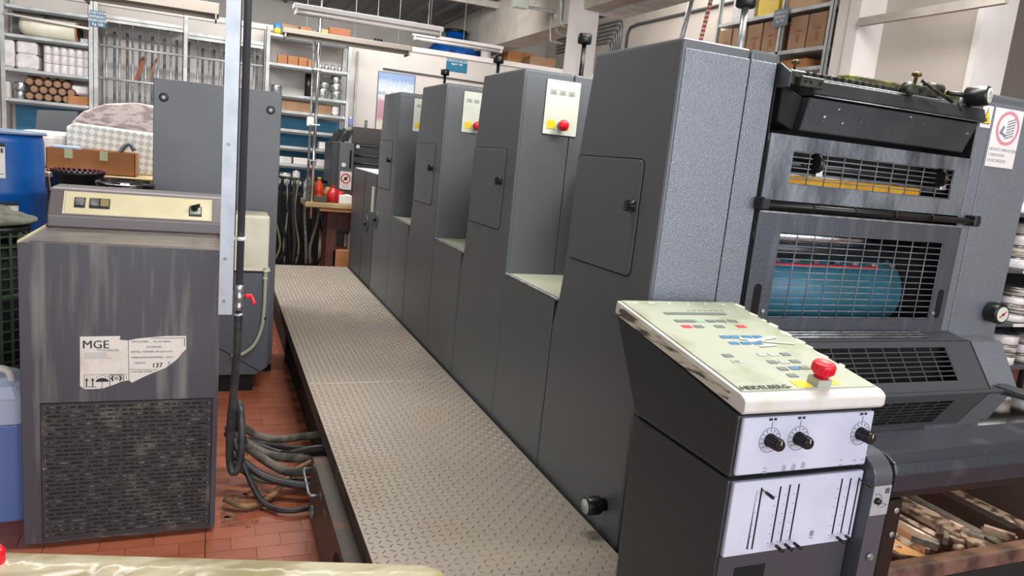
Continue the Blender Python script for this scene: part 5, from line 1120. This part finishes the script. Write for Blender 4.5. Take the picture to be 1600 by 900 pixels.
# ---- far table with red legs and the things on it
FY = 7.45
t = thing('far_table', 'red-brown wooden table with a thick tan board top at the walkway end', 'table', (1.4, FY+.4, 0))
zt = onY(520, 318, FY).z
b = NB(); box(b, onY(478, 310, FY).x, 2.1, FY, FY+.5, zt-.05, zt, .008, 2); link('table_top', b, WOODT, t)
b = NB(); box(b, onY(500, 322, FY).x, 2.1, FY+.01, FY+.5, zt-.085, zt-.052, .004, 1); link('under_board', b, CARD, t)
xl = onY(510, 380, FY+.1).x
b = NB(); box(b, xl, xl+.10, FY+.1, FY+.2, 0, zt-.085, .004, 1); link('leg', b, WOODR, t)
b = NB(); box(b, xl+.10, 2.05, FY+.12, FY+.15, zt-.28, zt-.085); link('apron', b, WOODR, t)
for q in ((2.0, FY+.1), (xl, FY+.38), (2.0, FY+.38)): b = NB(); box(b, q[0], q[0]+.1, q[1], q[1]+.1, 0, zt-.085); link('leg', b, WOODR, t)
rect_thing('carton', 'brown carton on the floor under the red-legged table', 'box', 520, 385, 546, 420, FY+.1, .3, CARD, zsnap=.25)
b = NB(); box(b, 1.25, 1.75, FY+.1, FY+.5, 0, .25); tag(link('low_stool', b, BLKM), 'dark low stand under the red-legged table', 'stand')
rect_thing('steel_pot', 'silver and black pot on the carton under the table', 'pot', 533, 358, 548, 384, FY+.3, .15, TIN, zsnap=.66)
def zt_(d=0): return zt+.001
def bottle(name, label, u, w, h, y, m, capm, cat='bottle', prof=None):
    p = onY(u, 300, y); t = thing(name, label, cat, (p.x, y, zt_()))
    prof = prof or [(w*.95,0),(w,.01),(w,h*.25),(w*.85,h*.3),(w,h*.36),(w,h*.6),(w*.55,h*.8),(w*.35,h*.88),(w*.35,h*.94)]
    b = NB(); lathe(b, (p.x, y, zt_()), (0,0,1), prof, 16); link('bottle_body', b, m, t)
    b = NB(); lathe(b, (p.x, y, zt_()+h*.93), (0,0,1), [(w*.42,0),(w*.42,h*.07)], 12); link('cap', b, capm, t)
bottle('water_bottle', 'clear plastic water bottle with red cap on the far table', 481, .045, .27, FY+.12, BOTT, mat('pink_cap', '#c8404c', .4))
bottle('spray_bottle', 'orange-red bottle with a yellow top on the far table', 498, .042, .24, FY+.15, mat('orange_liquid', '#e34a2c', .3), YEL)
bottle('tan_jug', 'small tan flask beside the red jug on the far table', 512, .05, .17, FY+.22, mat('tan_plastic', '#a88c4c', .5), BLK, 'flask')
bottle('red_jug', 'round red plastic jug on the far table', 521, .062, .17, FY+.12, mat('jug_red', '#b91d20', .35), mat('jug_red', '#b91d20', .35), 'jug', [(.055,0),(.066,.02),(.07,.07),(.055,.12),(.025,.14),(.022,.16)])
bottle('red_can', 'smaller red oil can right of the round red jug', 532, .05, .14, FY+.18, mat('jug_red', '#b91d20', .35), BLK, 'oil can', [(.045,0),(.05,.02),(.045,.1),(.02,.12)])
rect_thing('wooden_block', 'dark hollow block at the front of the far table', 'block', 491, 296, 512, 305, FY+.03, .08, mat('olive_block', '#4a473a', .7), zsnap=zt+.001)
rect_thing('white_paper', 'white sheet lying on the right of the far table', 'paper', 530, 305, 550, 318, FY+.05, .2, WHITE, zsnap=zt+.001)
# dark clutter left of the table: hanging belts and hoses
t = thing('hanging_belts', 'dark straps and belts hanging from a rail left of the far table', 'straps', (.85, 7.9, 0))
b = NB(); tube(b, [(.50, 8.05, 1.16), (1.12, 8.05, 1.14)], .015, 8); link('rail', b, BLK, t)
random.seed(3)
for i in range(14):
    x = .54+i*.040; b = NB(); tube(b, [(x, 8.03-.01*(i % 3), 1.15), (x+random.uniform(-.03, .03), 8.01, .8), (x+random.uniform(-.06, .06), 8.01, .45), (x+random.uniform(-.05, .05), 8.03, .25)], .011 if i % 3 else .018, 6, 4); link('strap', b, (BLKM, RUBBER, mat('olive_strap', '#77735c', .7), BLKM, STEEL)[i % 5], t)
b = NB(); box(b, .5, 1.12, 8.5, 8.9, 0, .95, .01, 1); tag(link('dark_cabinet', b, BLKM), 'black low cabinet behind the hanging straps', 'cabinet')
b = NB(); box(b, 1.17, 1.33, 8.02, 8.2, .0, zt-.1, .006, 1); tag(link('grey_column', b, CABG), 'slim dark grey column left of the red table leg', 'column')

# ---- small black machine behind the last tower
MY = 8.0
t = thing('black_machine', 'small old black machine with prohibition sticker behind the last tower', 'machine', (1.9, MY+.3, 0))
x0, x1, z0, z1 = rectY(517, 222, 530, 300, MY+.05)
b = NB(); box(b, x0, x0+.6, MY+.06, MY+.6, .7, z1, .008, 1); link('body', b, PRESSD, t)
x0, x1, z0, z1 = rectY(530, 223, 553, 268, MY)
b = NB(); box(b, x0, x1, MY, MY+.5, .6, z1, .006, 1); sd_ = link('side_plate', b, CABG, t)
p = onY(537, 258, MY); b = NB(); lathe(b, p, (0,-1,0), [(.026,0),(.026,.012),(.012,.014)], 16); link('round_dial', b, WHITE, t)
b = NB(); box(b, onY(546, 250, MY).x, onY(549, 250, MY).x, MY-.003, MY, onY(547, 263, MY).z, onY(547, 235, MY).z); link('slot', b, GAP, t)
x0, x1, z0, z1 = rectY(551, 200, 598, 226, MY+.1)
b = NB(); box(b, x0, x1+.3, MY+.1, MY+.13, z0, z1, .003, 1); link('top_guard', b, mat('warm_dark', '#504c4b', .5, .2), t)
b = NB(); box(b, x0-.1, x1+.4, MY+.3, MY+.6, .6, z0-.02); link('machine_core', b, BLKM, t)
for i, v in enumerate((229, 237, 245, 250, 257)):
    p = onY(575, v, MY+.05); b = NB(); lathe(b, (onY(552, v, MY+.05).x, MY+.08, p.z), (1,0,0), [(.018 if i % 2 else .024,0),(.018 if i % 2 else .024,.6)], 12); link('roller', b, STEEL if i in (1, 3) else ROLLD, t)
p = onY(559, 229, MY+.02); b = NB(); lathe(b, p, (0,-1,0), [(.02,0),(.02,.01)], 14); link('white_knob', b, WHITE, t)
p = onY(572, 195, MY+.1); b = NB(); box(b, p.x-.015, p.x+.015, MY+.11, MY+.12, p.z-.06, p.z+.05); link('lever', b, CABG, t)
for i, (u, v) in enumerate(((522, 212), (528, 208), (535, 207), (541, 210), (547, 209))):
    p = onY(u, v, MY+.1); b = NB(); obox(b, p+Vector((0,.05,-.02)), Vector((.4,0,.9)).normalized(), Y_, Vector((.9,0,-.4)).normalized(), .07, .04, .014); link('ink_key', b, BLK if i % 2 else ROLLD, t)
x0, x1, z0, z1 = rectY(531, 268, 549, 296, MY-.06)
b = NB(); box(b, x0, x1, MY-.06, MY-.055, z0, z1); nl = link('prohibition_label', b, WHITE, t)
b = NB(); cx, cz = (x0+x1)/2, z1-.075; ring(b, cx, cz, .054, .040, MY-.06); link('red_ring', b, mat('sign_red', '#c8384a', .5), nl)
b = NB(); lathe(b, (cx, MY-.0602, cz), (0,-1,0), [(.02,0),(.015,.001)], 8); obox(b, (cx, MY-.061, cz), Vector((.7,0,.7)), Y_, Vector((-.7,0,.7)), .04, .0005, .004); link('hand_drawing', b, INKY, nl)
for i in range(2): text('lettering', 'VIETATO', .02, (cx, MY-.0605, z0+.035-i*.02), *FRONT, INKG, nl, 'CENTER')

# ================================================================== LAMPS AND CEILING FITTINGS
def lamp(label, u0, v0, u1, v1, y, w_=.06, tubes=2, m=WHITE, group='fluorescent battens', hh=.035):
    a, c = onY(u0, v0, y), onY(u1, v1, y); z = (a.z+c.z)/2; a.z = c.z = z
    t = thing('tube_lamp', label, 'lamp', ((a.x+c.x)/2, y, z), group)
    b = NB(); box(b, a.x, c.x, y-w_, y+w_, z-.0, z+hh, .004, 1); bd = link('batten', b, m, t)
    for k in range(tubes):
        yy = y-w_*.6+k*w_*1.2; b = NB(); tube(b, [(a.x+.03, yy, z-.022), (c.x-.03, yy, z-.022)], .014, 10); link('tube', b, m, t)
    for x in (a.x+.015, c.x-.03): b = NB(); box(b, x, x+.014, y-w_, y+w_, z-.04, z, .002, 1); link('lamp_holder', b, m, t)
    for f in (.18, .55, .9):
        x = a.x+(c.x-a.x)*f; b = NB(); tube(b, [(x, y, z+.03), (x, y, 3.61)], .003, 5); link('hanger_rod', b, SHELF, t)
    return t
lamp('nearest twin-tube batten hanging above the right rack', 458, 14, 690, 50, 6.0)
lamp('short batten hanging before the blue drum on the deck', 645, 54, 785, 80, 8.0, .04)
lamp('grey dusty batten just above the right rack shelves', 441, 51, 640, 83, 7.2, .10, 1, mat('dusty_batten', '#857d74', .6), None, .045)
lamp('dusty batten above the rod rack at the top left', 130, -6, 342, 27, 7.0, .14, 1, mat('dusty_batten', '#857d74', .6), None, .09)
for z, y0_, l in ((3.52, 9.4, 'farther'), (3.53, 7.6, 'nearer')):
    b = NB(); box(b, .8, 3.8, y0_, y0_+.06, z-.05, z+.03, .003, 1); tag(link('roof_purlin', b, CONC), f'{l} steel purlin under the corrugated roof', 'beam')
# deck stores: blue drums and boxes above the back wall
t = thing('deck_drum', 'big blue conical tank with a dark lid lying on the storage deck', 'tank', (3.2, 10.4, 2.84))
x0, x1, z0, z1 = rectY(680, 60, 765, 92, 10.2); cx = (x0+x1)/2; R0 = (x1-x0)/2
b = NB(); lathe(b, (cx, 10.2+R0, 2.861), (0,0,1), [(R0*.95,0),(R0,.04),(R0*.97,.14),(R0*.72,.26),(R0*.42,.33),(R0*.36,.34),(R0*.36,.43)], 36); link('tank_body', b, BLUE, t)
b = NB(); lathe(b, (cx, 10.2+R0, 3.27), (0,0,1), [(R0*.42,0),(R0*.44,.01),(R0*.42,.035),(R0*.2,.04)], 28); link('tank_lid', b, BLK, t)
for dxx in (-.18, .05):
    b = NB(); box(b, cx+dxx, cx+dxx+.07, 10.19, 10.23, 2.9, 2.98, .008, 1); link('tank_clip', b, NAVY, t)
x0, x1, z0, z1 = rectY(757, 48, 773, 73, 10.0)
b = NB(); lathe(b, ((x0+x1)/2, 10.1, 2.861), (0,0,1), [((x1-x0)/2,0),((x1-x0)/2,z1-2.86),((x1-x0)/4,z1-2.861)], 16); tag(link('white_canister', b, WHITE), 'white canister right of the blue tank on the deck', 'canister')
rect_thing('deck_carton', 'brown carton left of the flat wrapped carton on the deck', 'box', 793, 78, 835, 100, 9.9, .4, CARD, 'cartons on the deck', zsnap=2.861)
rect_thing('deck_carton', 'flat wrapped brown carton at the right end of the deck', 'box', 828, 92, 868, 106, 9.6, .25, CARD2, 'cartons on the deck', zsnap=2.861)
rect_thing('white_crate', 'grey-white crate on the deck behind the cartons', 'crate', 785, 65, 835, 80, 10.4, .4, PLW, zsnap=2.861)
rect_thing('brown_plank', 'brown plank end lying on the deck left of the tank', 'plank', 642, 70, 660, 78, 10.0, .1, WOODR, zsnap=2.861)
for i, u in enumerate((588, 593, 598)):
    x = onY(u, 50, 12.2).x; b = NB(); box(b, x-.015, x+.015, 12.25, 12.29, 2.95, 3.25); tag(link('wall_slot', b, OLIVE), ('left', 'middle', 'right')[i]+' dark upright bar of the trio on the upper wall', 'bar', 'trio of dark bars')
# conduits by the pillar
t = thing('conduit_bundle', 'bundle of grey steel conduits bending down the right wall', 'conduit', (5.3, 9.8, 3))
for i in range(6):
    zc = 3.67-.055*i; yb_ = 9.62+.055*i
    b = NB(); tube(b, [(5.33, 11.8, zc), (5.33, yb_+.10, zc), (5.33, yb_+.03, zc-.02), (5.33, yb_, zc-.10), (5.33, yb_, 2.9)], .014, 8); link('conduit', b, STEEL, t)
b = NB(); tube(b, [(5.33, 5.4, 3.53), (5.33, 9.2, 3.55), (5.33, 9.38, 3.53), (5.33, 9.44, 3.43), (5.33, 9.44, 2.9)], .018, 8); tag(link('wall_conduit', b, SHELFD), 'single grey conduit elbow right of the conduit bundle', 'conduit')
b = NB(); tube(b, [(5.33, 5.4, 3.80), (5.33, 11.8, 3.80)], .018, 8); tag(link('upper_conduit', b, SHELFD), 'straight grey conduit running above the conduit bundle', 'conduit')
t = thing('ceiling_conduit', 'looping grey conduits with a junction box left of the pillar', 'conduit', (3.5, 7.2, 3.3))
P_ = [onY(u, v, 7.6) for u, v in ((805, 8), (862, 18), (868, 24), (870, 46), (876, 53), (892, 56))]
b = NB(); tube(b, P_, .016, 8, 3); link('conduit', b, SHELF, t)
P_ = [onY(u, v, 7.4) for u, v in ((860, -6), (874, -2), (877, 8), (876, 30), (880, 40), (893, 42))]
b = NB(); tube(b, P_, .016, 8, 3); link('conduit', b, SHELF, t)
P_ = [onY(u, v, 7.7) for u, v in ((863, 20), (861, 30), (860, 60), (863, 65), (880, 68))]
b = NB(); tube(b, P_, .012, 8, 3); link('conduit', b, SHELF, t)
x0, x1, z0, z1 = rectY(802, -4, 824, 13, 7.55); b = NB(); box(b, x0, x1, 7.5, 7.6, z0, z1, .004, 1); link('junction_box', b, PALE, t)
t = thing('leaning_poles', 'grey pole and red-white striped pole leaning behind the nearest tower', 'pole', (4, 5.5, 1.5))
a, c = onX(1066, 56, 4.4), onX(1082, -5, 4.4); d = c-a; b = NB(); tube(b, [a-d*1.5, c+d*.5], .025, 10); link('grey_pole', b, GALV, t)
a, c = onX(1096, 58, 4.3), onX(1112, -5, 4.3); d = c-a
b = NB(); tube(b, [a-d*1.5, c+d*.5], .020, 10); sp = link('striped_pole', b, TORN, t)
for i in range(14):
    q = a+d*(-.3+i*.11); b = NB(); tube(b, [q, q+d*.05], .0208, 10); link('red_stripe', b, KEYR, sp)

# ================================================================== RIGHT RACK WITH BOXES
RX = 4.95
def yx(u, v): p = onX(u, v, RX); return p.y, p.z
t = thing('box_rack', 'steel rack full of tall brown cartons behind the nearest tower', 'rack', (RX+.2, 6.2, 0))
ys = (5.24, 5.86, 6.85)
for yy in ys:
    for xx in (RX, RX+.35):
        b = NB(); box(b, xx, xx+.005, yy-.02, yy+.02, 0, 3.6); box(b, xx, xx+.035, yy-.02, yy-.015, 0, 3.6); link('upright', b, SHELF, t)
for z in (3.20, 2.83, 2.66, 2.1, 1.6):
    b = NB(); box(b, RX, RX+.38, 5.26, 6.83, z-.035, z, .002, 1); link('shelf', b, SHELF, t)
zz = 2.831
names = ['nearest tall brown carton on the right rack', 'second tall brown carton from the nearest end', 'third tall brown carton, just past the rack upright', 'fourth tall brown carton behind the load sign', 'fifth tall brown carton along the right rack', 'farthest tall brown carton on the right rack']
yy = 5.29
for i, n in enumerate(names):
    if i == 2: yy += .13
    w_ = .215
    t2 = thing('tall_carton', n, 'box', (RX+.2, yy+w_/2, zz), 'tall brown cartons')
    b = NB(); box(b, RX+.015, RX+.36, yy, yy+w_, zz, zz+.30, .004, 1); link('carton_body', b, CARD2, t2)
    b = NB(); box(b, RX+.012, RX+.0155, yy+.05, yy+.13, zz+.16, zz+.175); box(b, RX+.012, RX+.0155, yy+.08, yy+.11, zz+.06, zz+.13); link('carton_print', b, CARD3, t2)
    yy += w_+.022
for y0_, w_, h_, m, n in ((5.47, .35, .25, mat('pale_carton', '#d0b08c', .8), 'pale orange carton on the upper shelf of the right rack'), (5.95, .3, .22, YEL, 'carton with yellow tape on the upper shelf'), (6.3, .35, .3, PLW, 'white wrapped carton at the far end of the upper shelf')):
    b = NB(); box(b, RX+.02, RX+.35, y0_, y0_+w_, 3.201, 3.201+h_, .004, 1); tag(link('upper_carton', b, m, None, (RX+.2, y0_+w_/2, 3.201)), n, 'box', 'upper cartons of the right rack')
b = NB(); box(RX and b, RX+.05, RX+.3, 5.5, 5.85, 2.661, 2.75, .004, 1); tag(link('low_carton', b, CARD), 'flat carton on the lower shelf of the right rack', 'box')
t = thing('load_sign', 'small slate load sign hanging on the right rack upright', 'sign', (RX, 5.9, 3.0))
b = NB(); box(b, RX-.012, RX-.008, 5.76, 5.96, 3.06, 3.22); link('plate', b, mat('slate_sign', '#59707e', .5), t)
for i, s in enumerate(('PORTATA', 'RIPIANO', 'Kg 100')): text('lettering', s, .036, (RX-.0125, 5.865, 3.175-i*.038), (0,-1,0), Z_, WHITE, t, 'CENTER')

# ================================================================== TIN SHELVES AT RIGHT
TX = 3.9
def tin_at(u, v, yy): return onY(u, v, yy)
t = thing('tin_shelf', 'dark shelving with ink tins at the right edge behind the press', 'shelf', (4.6, 3.2, 0))
TYY = 3.0
xl = onY(1535, 480, TYY).x
zs = [onY(1585, v, TYY).z for v in (560, 470, 415, 330)]
zs = [onY(1590, 572, TYY).z, onY(1590, 505, TYY).z, onY(1585, 421, TYY).z, onY(1595, 333, TYY).z]
for z in zs:
    b = NB(); box(b, xl-.1, xl+1.2, TYY, TYY+.4, z-.025, z, .002, 1); link('shelf', b, SHELFD, t)
b = NB(); box(b, xl-.1, xl+1.2, TYY+.4, TYY+.42, .5, 2.0); link('back', b, BLKM, t)
for x in (xl-.1, xl+1.17):
    b = NB(); box(b, x, x+.03, TYY, TYY+.42, .5, 1.72); link('side', b, BLKM, t)
    for q in (TYY, TYY+.39): b = NB(); box(b, x, x+.03, q, q+.03, 0, .5); link('foot', b, BLKM, t)
for z, u in ((zs[1], 1593), (zs[2], 1590)):
    p = onY(u, 500, TYY); b = NB(); box(b, p.x-.05, p.x+.05, TYY-.004, TYY, z-.024, z-.004); link('shelf_tag', b, WHITE, t)
k = 0
words_row = ('bottom', 'middle', 'upper', 'top')
words_h = ('lowest', 'second', 'third', 'highest')
for si, (z, us, n, hgt) in enumerate(((zs[0], ((1562, 540), (1600, 545)), 3, .066), (zs[1], ((1585, 460), (1625, 462)), 4, .054), (zs[2], ((1596, 385), (1640, 388)), 4, .070), (zs[3], ((1606, 325), (1645, 328)), 2, .07))):
    for ui, u in enumerate(us):
        x = onY(u[0], u[1], TYY+.1).x
        for j in range(n):
            r = .096; zz = z+.001+j*(hgt+.003)
            t2 = thing('ink_tin', f'{words_h[j]} ink tin in the {"left" if ui == 0 else "right"} stack of the {words_row[si]} visible tin shelf', 'tin', (x, TYY+.1, zz), 'ink tins at the right edge')
            b = NB(); lathe(b, (x, TYY+.1, zz), (0,0,1), [(r*.96,0),(r,.004),(r,hgt-.01),(r*.97,hgt-.008)], 20); link('tin_body', b, TINL if (j+ui) % 2 else PLW, t2)
            b = NB(); lathe(b, (x, TYY+.1, zz+hgt-.010), (0,0,1), [(r*1.02,0),(r*1.03,.004),(r*1.0,.009),(r*.9,.010)], 20); link('tin_lid', b, TIN, t2)
